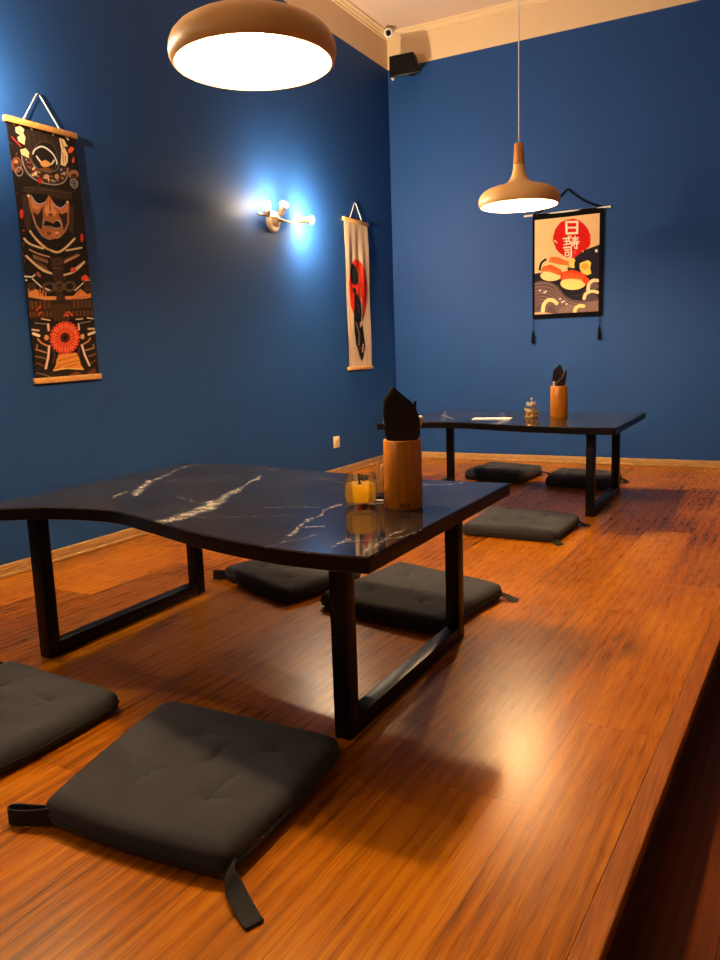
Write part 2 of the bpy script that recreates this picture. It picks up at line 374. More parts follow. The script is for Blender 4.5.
VEINS = [  # half width, strength, plan polyline
 (.0045, 1., [(1.19, -4.394), (1.10, -4.27), (1.044, -4.157), (.99, -4.03), (.948, -3.944), (.904, -3.764)]),
 (.017, .95, [(1.19, -4.394), (1.10, -4.27), (1.05, -4.18), (1.02, -4.15)]), (.010, .8, [(1.16, -4.45), (1.138, -4.428), (1.12, -4.36)]),
 (.014, .9, [(1.583, -4.774), (1.567, -4.681), (1.568, -4.587), (1.557, -4.489), (1.482, -4.3), (1.443, -4.182)]),
 (.030, .95, [(1.567, -4.66), (1.568, -4.587), (1.557, -4.489), (1.52, -4.40)]), (.005, .9, [(1.482, -4.3), (1.443, -4.182), (1.40, -4.05), (1.357, -3.951)]),
 (.008, .9, [(1.40, -4.05), (1.357, -3.951)]),
 (.0025, .5, [(.84, -4.24), (.997, -4.171), (1.295, -4.06)]), (.003, .6, [(1.976, -4.811), (2.016, -4.716), (2.03, -4.67)]),
 (.0045, .95, [(1.975, -4.70), (1.934, -4.588), (1.918, -4.466), (1.888, -4.363), (1.899, -4.314)]), (.003, .6, [(1.934, -4.588), (1.96, -4.60), (2.0, -4.58)]),
 (.0022, .55, [(1.716, -4.421), (1.861, -4.372)]), (.004, .7, [(1.232, -3.84), (1.28, -3.80), (1.324, -3.788)]), (.0025, .5, [(1.477, -3.939), (1.65, -3.889)]),
 (.0028, .7, [(2.126, -4.754), (2.12, -4.656)]), (.0025, .85, [(2.221, -4.792), (2.201, -4.688), (2.199, -4.552)]),
 (.002, .8, [(2.135, -4.692), (2.169, -4.67), (2.229, -4.616), (2.249, -4.5)]), (.0045, .9, [(1.90, -4.02), (1.959, -3.985), (1.994, -3.954), (2.093, -3.905), (2.085, -3.847)]),
 (.004, .8, [(1.196, -4.701), (1.157, -4.624)]), (.002, .5, [(.899, -4.628), (.961, -4.557)]), (.0025, .6, [(1.593, -3.928), (1.697, -3.984), (1.76, -4.0)]),
 (.002, .45, [(1.30, -4.35), (1.45, -4.42), (1.56, -4.45)]), (.002, .4, [(1.62, -4.60), (1.75, -4.55), (1.85, -4.50)]), (.003, .5, [(1.20, -3.98), (1.30, -4.0), (1.34, -3.95)])]
def seg_dist(X, Y, pts):
    best = np.full(X.shape, 1e9)
    for (ax, ay), (bx, by) in zip(pts, pts[1:]):
        dx, dy = bx-ax, by-ay; L = dx*dx+dy*dy+1e-12
        t = np.clip(((X-ax)*dx+(Y-ay)*dy)/L, 0, 1)
        best = np.minimum(best, np.hypot(X-ax-t*dx, Y-ay-t*dy))
    return best
def grid_mesh(name, P, wrap=False):
    """P: (nv, nu, 3)"""
    nv, nu = P.shape[:2]; me = bpy.data.meshes.new(name)
    idx = np.arange(nv*nu).reshape(nv, nu)
    q = np.stack([idx[:-1, :-1], idx[:-1, 1:], idx[1:, 1:], idx[1:, :-1]], -1).reshape(-1, 4)
    me.from_pydata(P.reshape(-1, 3).tolist(), [], q.tolist()); me.update(); return me
TX, TY = 1.553, -4.27                           # the table's middle
ZT, TH = .50, .038
def tabletop_mesh():
    nu, nv = 330, 250
    xs = np.linspace(.855, 2.238, nu); fr = np.array([cat(FK, x) for x in xs]); bk = np.array([cat(BK, x) for x in xs])
    # soften the four corners a little
    t = np.linspace(0, 1, nv)[:, None]
    X = np.repeat(xs[None], nv, 0); Y = fr[None]*(1-t)+bk[None]*t
    # small jitter makes the vein lines natural
    jx = X+.005*np.sin(Y*170+4*np.sin(X*120))*np.sin(X*210+Y*90)+.004*np.sin(Y*47+3*np.sin(X*31))+.003*np.sin(X*90+Y*60); jy = Y+.004*np.sin(X*53+2*np.sin(Y*29))+.003*np.sin(Y*110-X*45)
    V = np.zeros_like(X)
    for w, s, pts in VEINS:
        d = seg_dist(jx, jy, pts); V = np.maximum(V, s*np.clip(1.25-d/max(w, .0032), 0, 1))
    # grain of broken crumbs along the broad veins comes from the material
    verts = np.stack([X-TX, Y-TY, np.full_like(X, ZT)], -1)
    loop = [(0, i) for i in range(nu)]+[(j, nu-1) for j in range(1, nv)]+[(nv-1, i) for i in range(nu-2, -1, -1)]+[(j, 0) for j in range(nv-2, 0, -1)]
    vl = verts.reshape(-1, 3).tolist(); nb = len(vl)
    idx = np.arange(nu*nv).reshape(nv, nu)
    faces = np.stack([idx[:-1, :-1], idx[:-1, 1:], idx[1:, 1:], idx[1:, :-1]], -1).reshape(-1, 4).tolist(); ntop = len(faces)
    c = np.array([0., 0.]); rings = [[idx[j, i] for j, i in loop]]
    for off, dz in ((.0030, -.0032), (.0030, -TH+.002), (.0, -TH)):
        ring = []
        for k, (j, i) in enumerate(loop):
            p = verts[j, i]; pp = verts[loop[k-1]]; pn = verts[loop[(k+1) % len(loop)]]
            d = pn-pp; nrm = np.array([d[1], -d[0]]); nrm = nrm/(np.linalg.norm(nrm)+1e-9)
            ring.append(len(vl)); vl.append([p[0]+nrm[0]*off, p[1]+nrm[1]*off, ZT+dz])
        rings.append(ring)
    L = len(loop)
    for a, b_ in zip(rings, rings[1:]):
        for k in range(L): faces.append([a[k], b_[k], b_[(k+1) % L], a[(k+1) % L]])
    faces.append(rings[-1][::-1])
    me = bpy.data.meshes.new('tabletop'); me.from_pydata(vl, [], faces); me.update()
    at = me.attributes.new('vein', 'FLOAT', 'POINT'); full = np.zeros(len(vl), np.float32); full[:nb] = V.reshape(-1); at.data.foreach_set('value', full)
    mi = np.ones(len(faces), np.int32); mi[:ntop+2*(nu+nv-2)] = 0
    me.materials.append(M['marble']); me.materials.append(M['edge_black']); me.polygons.foreach_set('material_index', mi)
    sm = np.ones(len(faces), bool); sm[-1] = False; me.polygons.foreach_set('use_smooth', sm)
    try: me.set_sharp_from_angle(angle=math.radians(35))
    except Exception: pass
    return me
def dup(root, loc, rz, label):
    r = root.copy(); link(r); r.location = loc; r.rotation_euler = (0, 0, rz); r['label'] = label
    for ch in list(root.children):
        c = ch.copy(); link(c, r)
        for gch in ch.children: d = gch.copy(); link(d, c)
    return r
def low_table(label):
    t = thing('low_table', label, 'table', (TX, TY, 0), 0, 'low black marble tables')
    me = tabletop_mesh(); o = bpy.data.objects.new('tabletop', me); link(o, t)
    for xc, dy in ((.962, .068), (2.086, 0.)):
        for y in (-4.653+dy, -3.938+dy):
            lo = (xc-.0225-TX, y-.0225-TY, .045 if 0 else .0); box('leg', lo, (lo[0]+.045, lo[1]+.045, ZT-TH-.004), M['black_metal'], t, .002)
        box('foot_rail', (xc-.022-TX, -4.6305+dy-TY, 0), (xc+.022-TX, -3.9605+dy-TY, .044), M['black_metal'], t, .002)
        box('top_rail', (xc-.035-TX, -4.68+dy-TY, ZT-TH-.004), (xc+.035-TX, -3.91+dy-TY, ZT-TH), M['black_metal'], t)
    return t
table_near = low_table('large front low table with wavy black marble top and a glass candle on it')
dup(table_near, (TX, TY+2.715, 0), 0, 'low table with black marble top at the back wall, carrying the spice caddy')

# ------------------------------------------------------------------ floor cushions
def cushion(label, corners, seed, straps, h=.060, tufts=None):
    """corners: four plan points front-left, front-right, back-right, back-left"""
    rr = random.Random(seed); P = [Vector((x, y)) for x, y in corners]; c = sum(P, Vector((0, 0)))/4
    t = thing('floor_cushion', label, 'cushion', (c.x, c.y, 0), 0, 'charcoal floor cushions')
    N = 84; s = np.linspace(-1, 1, N); U, V = np.meshgrid(s, s)
    # rounded, slightly pinched square
    Ub = U*(1-.035*(1-V*V)*0 - .05*np.abs(V)**8*np.abs(U)**2); Vb = V*(1-.05*np.abs(U)**8*np.abs(V)**2)
    Ub = Ub*(1+.012*np.sin(3*V+seed)); Vb = Vb*(1+.012*np.sin(3*U+seed*2))
    a = (1+Ub)/2; d = (1+Vb)/2
    q = [np.array(p-c) for p in P]
    X = (q[0][0]*(1-a)+q[1][0]*a)*(1-d)+(q[3][0]*(1-a)+q[2][0]*a)*d
    Y = (q[0][1]*(1-a)+q[1][1]*a)*(1-d)+(q[3][1]*(1-a)+q[2][1]*a)*d
    e = np.clip(1-np.maximum(np.abs(U), np.abs(V)), 0, 1); e2 = np.clip((1-U**2), 0, 1)*np.clip((1-V**2), 0, 1)
    prof = (1-(1-np.clip(e/.20, 0, 1))**2.2)**.5 if False else np.sqrt(np.clip(1-(1-np.clip(e/.15, 0, 1))**2, 0, 1))
    tf = tufts or [(-.42, -.42), (.42, -.42), (0, 0), (-.42, .42), (.42, .42)]
    dent = np.zeros_like(U); crease = np.zeros_like(U)
    for k, (tu, tv) in enumerate(tf):
        tu += rr.uniform(-.04, .04); tv += rr.uniform(-.04, .04)
        r2 = (U-tu)**2+(V-tv)**2; dent += .55*np.exp(-r2/.012)+.28*np.exp(-r2/.07)
        for _ in range(3):
            ang = rr.uniform(0, 2*PI); ln = rr.uniform(.18, .38); ca, sa = math.cos(ang), math.sin(ang)
            pu = (U-tu)*ca+(V-tv)*sa; pv = -(U-tu)*sa+(V-tv)*ca
            pv = pv+.25*pu*pu*rr.uniform(-1, 1)
            crease += .16*np.exp(-(pv/.028)**2)*np.exp(-((pu-ln/2)/(ln/2))**2)
    wob = .05*np.sin(4.1*U+1.3*seed)*np.sin(3.7*V+seed)+.03*np.sin(9*U+seed)*np.sin(7*V)
    # gathers along the seams
    gath = .018*np.exp(-e/.10)*np.sin(38*U*(np.abs(V) > np.abs(U))+38*V*(np.abs(U) >= np.abs(V))+seed)
    ZS = .026
    top = ZS+(h-ZS)*prof*(1+.14*e2**.5+wob+gath-.36*np.clip(dent, 0, 1.1)-crease*.6)
    bot = ZS-(ZS-.0005)*np.sqrt(np.clip(1-(1-np.clip(e/.11, 0, 1))**2, 0, 1))
    # the seam bulges out a little above the ground
    P3 = np.stack([X, Y, top], -1); Q3 = np.stack([X, Y, bot], -1)
    vl = P3.reshape(-1, 3).tolist(); nb = len(vl); idx = np.arange(N*N).reshape(N, N)
    faces = np.stack([idx[:-1, :-1], idx[:-1, 1:], idx[1:, 1:], idx[1:, :-1]], -1).reshape(-1, 4).tolist()
    border = set(idx[0].tolist()+idx[-1].tolist()+idx[:, 0].tolist()+idx[:, -1].tolist())
    mp = {}; q2 = Q3.reshape(-1, 3)
    for i in range(N*N):
        if i in border: mp[i] = i
        else: mp[i] = len(vl); vl.append(q2[i].tolist())
    faces += [[mp[f[3]], mp[f[2]], mp[f[1]], mp[f[0]]] for f in faces[:]]
    me = bpy.data.meshes.new('pad'); me.from_pydata(vl, [], faces); me.update()
    mesh_obj('pad', me, M['cushion'], t, False); me.polygons.foreach_set('use_smooth', [True]*len(me.polygons))
    loop = [idx[0, i] for i in range(0, N-1, 3)]+[idx[j, N-1] for j in range(0, N-1, 3)]+[idx[N-1, i] for i in range(N-1, 0, -3)]+[idx[j, 0] for j in range(N-1, 0, -3)]
    tube('piping', [vl[i] for i in loop], .0022, M['strap'], t, 6, True)
    for k, (tu, tv) in enumerate(tf):
        i = int((tv+1)/2*(N-1)); j = int((tu+1)/2*(N-1)); z = top[i, j]; x, y = X[i, j], Y[i, j]
        bm = bmesh.new(); bmesh.ops.create_uvsphere(bm, u_segments=8, v_segments=5, radius=.004); bmesh.ops.scale(bm, vec=(1.6, .6, .4), verts=bm.verts)
        bmesh.ops.translate(bm, vec=(x, y, z+.0005), verts=bm.verts); bm_obj('tuft', bm, M['strap'], t, True)
    for pts, wd in straps:
        p = smooth_path([(x-c.x, y-c.y, z) for x, y, z in pts], 6)
        w = smooth_path([Vector(v) for v in wd], 6); ribbon('tie_strap', p, w, .034, .0035, M['strap'], t)
    return t
H_, V_ = (1, 0, 0), (0, 0, 1)
def flat_tie(x, y, dx, dy, L=.085):
    """a tape tie lying out on the floor from a cushion corner"""
    d = Vector((dx, dy)).normalized(); w = (-d.y, d.x, 0)
    return ([(x-d.x*.02, y-d.y*.02, .026), (x+d.x*L*.35, y+d.y*L*.35, .018), (x+d.x*L*.7, y+d.y*L*.7, .006), (x+d.x*L, y+d.y*L, .004)], [w, w, (w[0], w[1], .25), w])
def loop_tie(x, y, dx, dy, L=.08, wide=.018):
    """a tape sewn into a standing loop"""
    d = Vector((dx, dy)).normalized(); s = Vector((-d.y, d.x))*wide
    P = lambda a, b_, z: (x+d.x*a+s.x*b_, y+d.y*a+s.y*b_, z)
    return ([P(-.015, .3, .024), P(L*.4, .75, .020), P(L*.85, .6, .017), P(L, 0, .0165), P(L*.85, -.55, .017), P(L*.4, -.55, .018), P(-.012, -.2, .024)], [V_]*7)
cushion('charcoal tufted floor cushion in the front, nearest to the camera, with two tape ties',
        [(1.70, -5.25), (2.17, -5.235), (2.14, -4.745), (1.60, -4.76)], 1,
        [loop_tie(1.715, -5.235, -1, -.30, .085),
         ([(2.15, -5.205, .028), (2.175, -5.232, .026), (2.205, -5.252, .016), (2.245, -5.275, .006), (2.265, -5.285, .004)], [(.5, .7, .4), (.4, .3, .9), (.5, .7, .35), (.5, .75, .1), (.55, .8, 0)])],
        tufts=[(-.30, -.28), (.40, -.38), (.05, .12), (-.25, .48), (.5, .5)])
cushion('charcoal tufted floor cushion cut by the left edge of the photo, under the front table',
        [(.985, -5.21), (1.475, -5.20), (1.48, -4.78), (.985, -4.745)], 2, [loop_tie(.99, -5.19, -1, -.4), loop_tie(1.0, -4.78, -1, .4)])
cushion('charcoal floor cushion beneath the front table middle, tie at its left corner',
        [(.94, -3.69), (1.40, -3.88), (1.51, -3.48), (1.08, -3.30)], 3, [loop_tie(.965, -3.675, -1, -.12, .07), loop_tie(1.09, -3.33, -.8, .5, .06)])
cushion('charcoal tufted floor cushion behind the right legs of the front table',
        [(1.505, -3.855), (2.035, -3.965), (2.11, -3.48), (1.59, -3.32)], 4, [flat_tie(2.085, -3.505, 1, .05, .075), flat_tie(1.61, -3.37, -.55, .6, .07)])
cushion('charcoal tufted floor cushion in front of the back table',
        [(1.585, -2.60), (2.07, -2.615), (2.09, -2.16), (1.575, -2.11)], 5, [flat_tie(2.04, -2.58, .8, -.75, .08), flat_tie(2.06, -2.20, 1, .12, .08)])
cushion('dark floor cushion beyond the back table, the left one of the pair by the wall',
        [(.985, -.985), (1.425, -1.07), (1.475, -.62), (1.02, -.50)], 6, [flat_tie(1.465, -.64, 1, .1, .09)], h=.07)
cushion('dark floor cushion beyond the back table, right one of the pair, behind its legs',
        [(1.60, -1.10), (2.02, -1.14), (2.06, -.76), (1.585, -.66)], 8, [flat_tie(2.05, -.79, 1, -.6, .05)], h=.068)

# ------------------------------------------------------------------ pendant lamps
def pendant(label, loc):
    t = thing('pendant_lamp', label, 'lamp', loc, 0, 'beige pendant lamps')
    out = [(.2215, 0), (.2285, .005), (.2345, .018), (.2355, .032), (.2335, .048), (.226, .065), (.210, .082), (.188, .095), (.158, .106), (.128, .114), (.098, .122), (.074, .133), (.056, .149), (.044, .171), (.036, .200), (.031, .234)]
    inn = [(.0255, .234), (.031, .198), (.040, .168), (.053, .144), (.072, .127), (.098, .115), (.128, .107), (.157, .099), (.186, .088), (.207, .075), (.222, .060), (.2285, .046), (.2305, .032), (.2295, .020), (.2245, .009), (.2185, .002)]
    bm = bmesh.new(); add_lathe(bm, out+inn, 72, True)
    nfo = (len(out)-1)*72; bm.faces.ensure_lookup_table()
    for i, f in enumerate(bm.faces): f.material_index = 0 if i < nfo or i >= (len(out)+len(inn)-1)*72 else 1
    bm_obj('lamp_shade', bm, [M['shade_out'], M['shade_in']], t, True)
    lathe('lamp_neck', [(0, .232), (.0335, .232), (.0335, .238), (.031, .242), (.0315, .246), (.027, .347), (.0235, .351), (0, .352)], M['lamp_wood'], t, 32)
    tube('cord', [(0, 0, .345), (0, 0, ZC-loc[2]-.02)], .0035, M['cord'], t)
    lathe('ceiling_cup', [(0, ZC-loc[2]-.035), (.03, ZC-loc[2]-.033), (.05, ZC-loc[2]-.006), (.05, ZC-loc[2]), (0, ZC-loc[2])], M['shade_out'], t, 32)
    s = lathe('socket', [(0, .222), (.021, .222), (.021, .155), (.016, .146), (0, .146)], M['white_plastic'], t, 24)
    lathe('bulb', [(0, .153), (.014, .150), (.017, .130), (.030, .105), (.0375, .080), (.034, .057), (.021, .043), (0, .038)], M['bulb_p'], s, 24)
    return t
pendant('large beige dome pendant lamp over the front table, top cut off by the photo', (1.621, -4.236, 1.735))
pendant('beige dome pendant lamp with wooden neck and long cord over the back table', (1.561, -1.511, 1.740))

# ------------------------------------------------------------------ wall sconce
t = thing('wall_sconce', 'three-bulb wall sconce with brass arm and round base on the blue wall', 'lamp', (0, -1.797, 1.782), 0, 'three-bulb wall sconces')
ax = Matrix.Rotation(PI/2, 4, 'Y')
lathe('base', [(0, 0), (.066, 0), (.066, .020), (.060, .026), (0, .026)], M['sconce_white'], t, 40, axis=ax)
lathe('cap', [(0, .026), (.034, .026), (.034, .046), (.030, .050), (0, .050)], M['sconce_white'], t, 32, axis=ax)
tube('arm', smooth_path([(.090, -.277, .004), (.090, 0, .0), (.090, .152, -.006), (.090, .19, .010), (.090, .222, .026)], 6), .0065, M['brass'], t, 12)
tube('stem', [(.045, 0, 0), (.090, 0, 0)], .011, M['brass'], t, 12)
def holder(p, d, glow='bulb_s', full=False):
    ax = along(p, d)
    h = lathe('bulb_holder', [(0, -.004), (.015, -.004), (.019, .004), (.021, .030), (.024, .046), (.022, .046), (.019, .030), (0, .028)], M['sconce_white'], t, 24, axis=ax)
    lathe('bulb', [(0, .029), (.014, .030), (.0165, .040), (.022, .052), (.0255, .063), (.0258, .065), (0, .065)], M['white_plastic'], h, 20, axis=ax).name = 'bulb_housing'
    if full: bpy.data.objects.remove(h.children[0]); lathe('bulb', [(0, .0295), (.013, .030), (.0165, .040), (.022, .052), (.0258, .065), (.025, .074), (.020, .084), (.010, .089), (0, .091)], M[glow], h, 20, axis=ax)
    else: lathe('bulb', [(0, .0655), (.0255, .0655), (.025, .074), (.020, .084), (.010, .089), (0, .091)], M[glow], h, 20, axis=ax)
holder((.092, -.168, .012), (.30, -.70, .75), 'bulb_w', True); holder((.094, -.045, .022), (.5, .12, 1), 'bulb_m'); holder((.090, .215, .026), (.80, 1, .06))
for y, gm, lab in ((-4.30, 'bulb_d', 'three-bulb wall sconce beyond the left edge of the photo, beside the front table'), (-6.80, 'bulb_e', 'three-bulb wall sconce on the left wall behind the camera')):
    t2 = dup(t, (0, y, 2.02), 0, lab)
    for h in t2.children:
        for b_ in h.children:
            if 'housing' in b_.name: continue
            b_.data = b_.data.copy(); b_.data.materials[0] = M[gm]

# ------------------------------------------------------------------ printed wall scrolls
def lin(c): return tuple(((v/255)/12.92 if v/255 < .04045 else ((v/255+.055)/1.055)**2.4) for v in c)
class Art:
    """paints pigment into a fine grid; drawn in the sketch's own units on a quad TL, TR, BL, BR"""
    def __init__(s, quad, nu, nv, base):
        u = np.linspace(0, 1, nu)[None]; v = np.linspace(0, 1, nv)[:, None]; q = [np.array(p, float) for p in quad]
        P = (q[0][None, None]*(1-u[..., None])+q[1][None, None]*u[..., None])*(1-v[..., None])+(q[2][None, None]*(1-u[..., None])+q[3][None, None]*u[..., None])*v[..., None]
        s.X, s.Y = P[..., 0], P[..., 1]; s.c = np.zeros((nv, nu, 3))+np.array(lin(base)); s.o = (0, 0, 1); s.aa = .35
    def at(s, x, y, k): s.o = (x, y, k); return s
    def T(s, pts): x, y, k = s.o; return [(x+a/k, y+b/k) for a, b in pts]
    def blend(s, sd, col, al=1.):
        m = np.clip(.5-sd/s.aa, 0, 1)*al; s.c += m[..., None]*(np.array(lin(col))-s.c)
    def poly(s, pts, col, al=1., grow=0.):
        p = s.T(pts); ins = np.zeros(s.X.shape, bool)
        for (ax, ay), (bx, by) in zip(p, p[1:]+p[:1]):
            if ay == by: continue
            c = ((ay > s.Y) != (by > s.Y)) & (s.X < (bx-ax)*(s.Y-ay)/(by-ay)+ax); ins ^= c
        d = seg_dist(s.X, s.Y, p+p[:1]); s.blend(np.where(ins, -d, d)-grow/s.o[2], col, al)
    def line(s, pts, w, col, al=1., curve=False):
        p = s.T(pts)
        if curve and len(p) > 2: p = [(v.x, v.y) for v in smooth_path([(a, b, 0) for a, b in p], 5)]
        s.blend(seg_dist(s.X, s.Y, p)-w/2/s.o[2], col, al)
    def ell(s, cx, cy, rx, ry, col, al=1., ring=0):
        (x, y), = s.T([(cx, cy)]); k = s.o[2]; a, b = rx/k, ry/k
        d = (np.hypot((s.X-x)/a, (s.Y-y)/b)-1)*min(a, b)
        if ring: d = np.abs(d)-ring/2/k
        s.blend(d, col, al)
def cloth_mesh(art, w, h, th, wave):
    nv, nu = art.c.shape[:2]
    u = np.linspace(-.5, .5, nu)[None]; v = np.linspace(0, 1, nv)[:, None]
    D = wave(u+0*v, v+0*u)
    P = np.stack([u*w+0*v, D, -v*h+0*u], -1)          # local x across, -y out of the wall is front
    me = grid_mesh('cloth', P); nvv = nu*nv
    a = me.color_attributes.new('print', 'FLOAT_COLOR', 'POINT')
    a.data.foreach_set('color', np.concatenate([art.c.reshape(-1, 3), np.ones((nvv, 1))], 1).astype(np.float32).ravel())
    return me
def scroll_cloth(art, w, h, wave, parent, th=.0012):
    me = cloth_mesh(art, w, h, th, wave); o = mesh_obj('cloth', me, [M['print'], M['cloth_back']], parent)
    me.polygons.foreach_set('use_smooth', [True]*len(me.polygons))
    sm = o.modifiers.new('thickness', 'SOLIDIFY'); sm.thickness = th; sm.offset = 1 if me.polygons[0].normal.y < 0 else -1
    sm.offset = -1; sm.material_offset = 0
    return o

def samurai_art():
    a = Art([(6, 123), (73, 139), (34, 379.5), (99, 376.5)], 190, 560, (24, 15, 11))
    CR, TN, CO, BR, OR, RD, GY, DK = (226, 196, 150), (176, 128, 84), (160, 96, 52), (66, 44, 30), (222, 120, 58), (214, 62, 30), (150, 142, 136), (14, 9, 8)
    rr = random.Random(3)
    for k in range(260):
        x = rr.uniform(6, 98); y = rr.uniform(125, 378); q = rr.uniform(1.5, 6); g_ = rr.uniform(-1, 1)
        a.line([(x, y), (x+q*g_, y+q*.8)], rr.uniform(.5, 1.4), rr.choice([(58, 40, 28), (44, 30, 21), (76, 52, 34), (36, 24, 18), (92, 62, 40)]), .8)
    a.at(0, 110, 8)
    a.poly([(190, 180), (300, 190), (440, 240), (455, 400), (430, 470), (380, 500), (300, 480), (200, 400), (175, 280)], (44, 31, 23))
    for k in range(5): a.line([(205+k*45, 200+k*8), (225+k*40, 330), (240+k*38, 430)], 5, (62, 46, 36))
    a.ell(335, 390, 105, 130, (30, 21, 16)); a.ell(335, 390, 100, 125, (84, 70, 60), ring=5)
    a.line([(200, 395), (225, 470), (280, 520), (350, 548), (440, 545), (500, 480)], 72, (58, 34, 28), curve=True)
    for k in range(60):
        t = rr.random(); i = min(int(t*5), 4); q = [(200, 395), (225, 470), (280, 520), (350, 548), (440, 545), (500, 480)]; f = t*5-i
        x = q[i][0]*(1-f)+q[i+1][0]*f+rr.uniform(-28, 28); y = q[i][1]*(1-f)+q[i+1][1]*f+rr.uniform(-28, 28)
        a.ell(x, y, rr.uniform(4, 9), rr.uniform(4, 9), rr.choice([CR, (170, 60, 50), TN, GY, BR]))
    a.ell(262, 508, 12, 14, CR); a.ell(348, 532, 22, 18, (200, 150, 110)); a.ell(430, 530, 16, 20, TN)
    a.line([(158, 380), (180, 465), (225, 530), (300, 572), (400, 592), (470, 582), (512, 540), (522, 470)], 8, GY, curve=True)
    a.line([(215, 385), (250, 440), (290, 478), (370, 495), (430, 480), (450, 440)], 6, (120, 100, 90), curve=True)
    a.line([(244, 358), (258, 328), (305, 304), (350, 318), (400, 360), (428, 412), (432, 435)], 10, (225, 220, 214), curve=True)
    a.line([(272, 378), (300, 416), (338, 436), (385, 436), (408, 408)], 11, (228, 214, 196), curve=True)
    a.poly([(295, 420), (320, 412), (340, 405), (365, 418), (388, 436), (360, 456), (330, 460), (305, 445)], (214, 152, 84)); a.ell(340, 478, 55, 14, (110, 66, 40))
    a.poly([(115, 165), (150, 148), (180, 178), (172, 205), (188, 235), (180, 292), (138, 268), (128, 238), (152, 222), (118, 200)], CR)
    a.poly([(148, 330), (190, 318), (216, 350), (210, 392), (184, 378), (158, 368)], CR); a.poly([(215, 153), (246, 158), (240, 182), (225, 172)], CR); a.poly([(392, 195), (415, 208), (400, 222)], CR)
    a.line([(78, 108), (108, 142)], 10, CR); a.poly([(450, 240), (490, 250), (522, 305), (492, 300), (522, 365), (520, 420), (497, 452), (462, 440), (468, 330)], CR)
    for p in ([(470, 260), (492, 320)], [(478, 350), (486, 430)], [(500, 370), (502, 420)]): a.line(p, 6, (110, 80, 50))
    a.line([(140, 180), (160, 210)], 5, (110, 80, 50)); a.line([(500, 222), (526, 252)], 12, CR)
    a.poly([(525, 325), (548, 303), (576, 318), (555, 350), (526, 352)], (228, 96, 44)); a.poly([(557, 402), (575, 378), (576, 418), (556, 432)], (190, 80, 44))
    a.line([(90, 235), (152, 306)], 8, (190, 44, 44)); a.poly([(275, 560), (298, 540), (315, 562), (308, 582), (285, 580)], (180, 30, 34))
    a.ell(122, 445, 40, 60, (124, 74, 48)); a.ell(128, 440, 26, 40, (80, 46, 32)); a.ell(140, 495, 26, 32, GY, ring=5); a.ell(118, 420, 14, 14, (190, 120, 80))
    a.ell(568, 515, 42, 34, (150, 96, 62)); a.ell(570, 530, 26, 22, (54, 36, 28)); a.poly([(540, 555), (575, 545), (606, 575), (600, 612), (570, 625), (540, 595)], GY); a.poly([(547, 560), (574, 552), (598, 578), (593, 606), (570, 616), (547, 590)], (34, 26, 26)); a.ell(570, 584, 14, 16, GY, ring=5)
    a.at(10, 180, 8)
    a.poly([(70, 70), (180, 40), (330, 60), (470, 90), (480, 140), (420, 150), (320, 130), (120, 100)], (50, 35, 24)); a.line([(90, 50), (260, 70), (470, 100)], 6, (78, 58, 44))
    a.poly([(80, 110), (130, 110), (150, 360), (110, 400), (80, 200)], (52, 36, 26)); a.poly([(450, 190), (490, 200), (480, 420), (440, 380)], (56, 42, 26))
    a.poly([(122, 108), (165, 150), (210, 178), (255, 165), (287, 112), (320, 160), (345, 192), (385, 212), (428, 158), (450, 175), (448, 330), (420, 390), (372, 440), (300, 458), (238, 430), (190, 370), (160, 290), (135, 200)], CO)
    a.poly([(150, 98), (285, 110), (250, 166), (205, 166), (170, 140)], DK); a.poly([(318, 145), (440, 158), (400, 200), (350, 188)], DK)
    a.poly([(160, 235), (200, 265), (238, 200), (240, 290), (228, 380), (190, 340)], (40, 25, 18)); a.poly([(360, 260), (400, 240), (432, 215), (436, 320), (405, 390), (385, 300)], (44, 28, 20))
    a.poly([(285, 125), (310, 165), (332, 228), (352, 245), (330, 272), (268, 272), (252, 240), (276, 200)], (206, 132, 76)); a.line([(292, 150), (298, 230)], 12, (120, 66, 34)); a.line([(268, 190), (260, 238)], 6, (232, 170, 112)); a.ell(300, 262, 20, 10, (90, 46, 26))
    a.poly([(140, 125), (185, 190), (230, 195), (200, 225), (160, 210)], (196, 122, 68)); a.poly([(345, 205), (400, 225), (440, 180), (440, 240), (390, 260)], (190, 116, 64))
    a.line([(148, 118), (185, 172), (225, 180), (262, 166)], 8, (172, 156, 178), curve=True); a.line([(322, 180), (352, 204), (385, 212), (422, 188)], 8, (172, 156, 178), curve=True)
    a.ell(128, 118, 9, 10, CR); a.ell(436, 168, 9, 10, CR)
    a.poly([(240, 338), (262, 308), (300, 322), (322, 332), (352, 302), (386, 335), (382, 372), (320, 366), (250, 358)], DK)
    a.line([(240, 352), (300, 356), (345, 370), (388, 360)], 7, GY, curve=True); a.line([(345, 304), (375, 318), (388, 348)], 7, (180, 172, 172), curve=True); a.line([(245, 290), (236, 340)], 5, GY)
    a.ell(300, 412, 44, 32, (176, 106, 58)); a.ell(286, 408, 18, 16, (110, 60, 34)); a.ell(348, 420, 22, 24, (196, 130, 84), ring=8); a.ell(350, 405, 10, 8, CR)
    a.line([(165, 290), (185, 350), (238, 430), (300, 456)], 6, GY, curve=True); a.line([(445, 320), (418, 390), (372, 440)], 6, (150, 120, 100), curve=True)
    a.line([(140, 390), (185, 450), (240, 505), (300, 540), (360, 555), (420, 520), (492, 452)], 15, CR, curve=True); a.line([(150, 400), (215, 470), (300, 545)], 6, (140, 100, 66), curve=True)
    a.line([(95, 448), (140, 490), (240, 526)], 15, CR, curve=True); a.line([(425, 543), (550, 524)], 12, CR)
    a.ell(76, 258, 13, 36, (196, 50, 46)); a.ell(554, 446, 13, 34, (196, 54, 46)); a.ell(90, 385, 8, 6, (190, 60, 50))
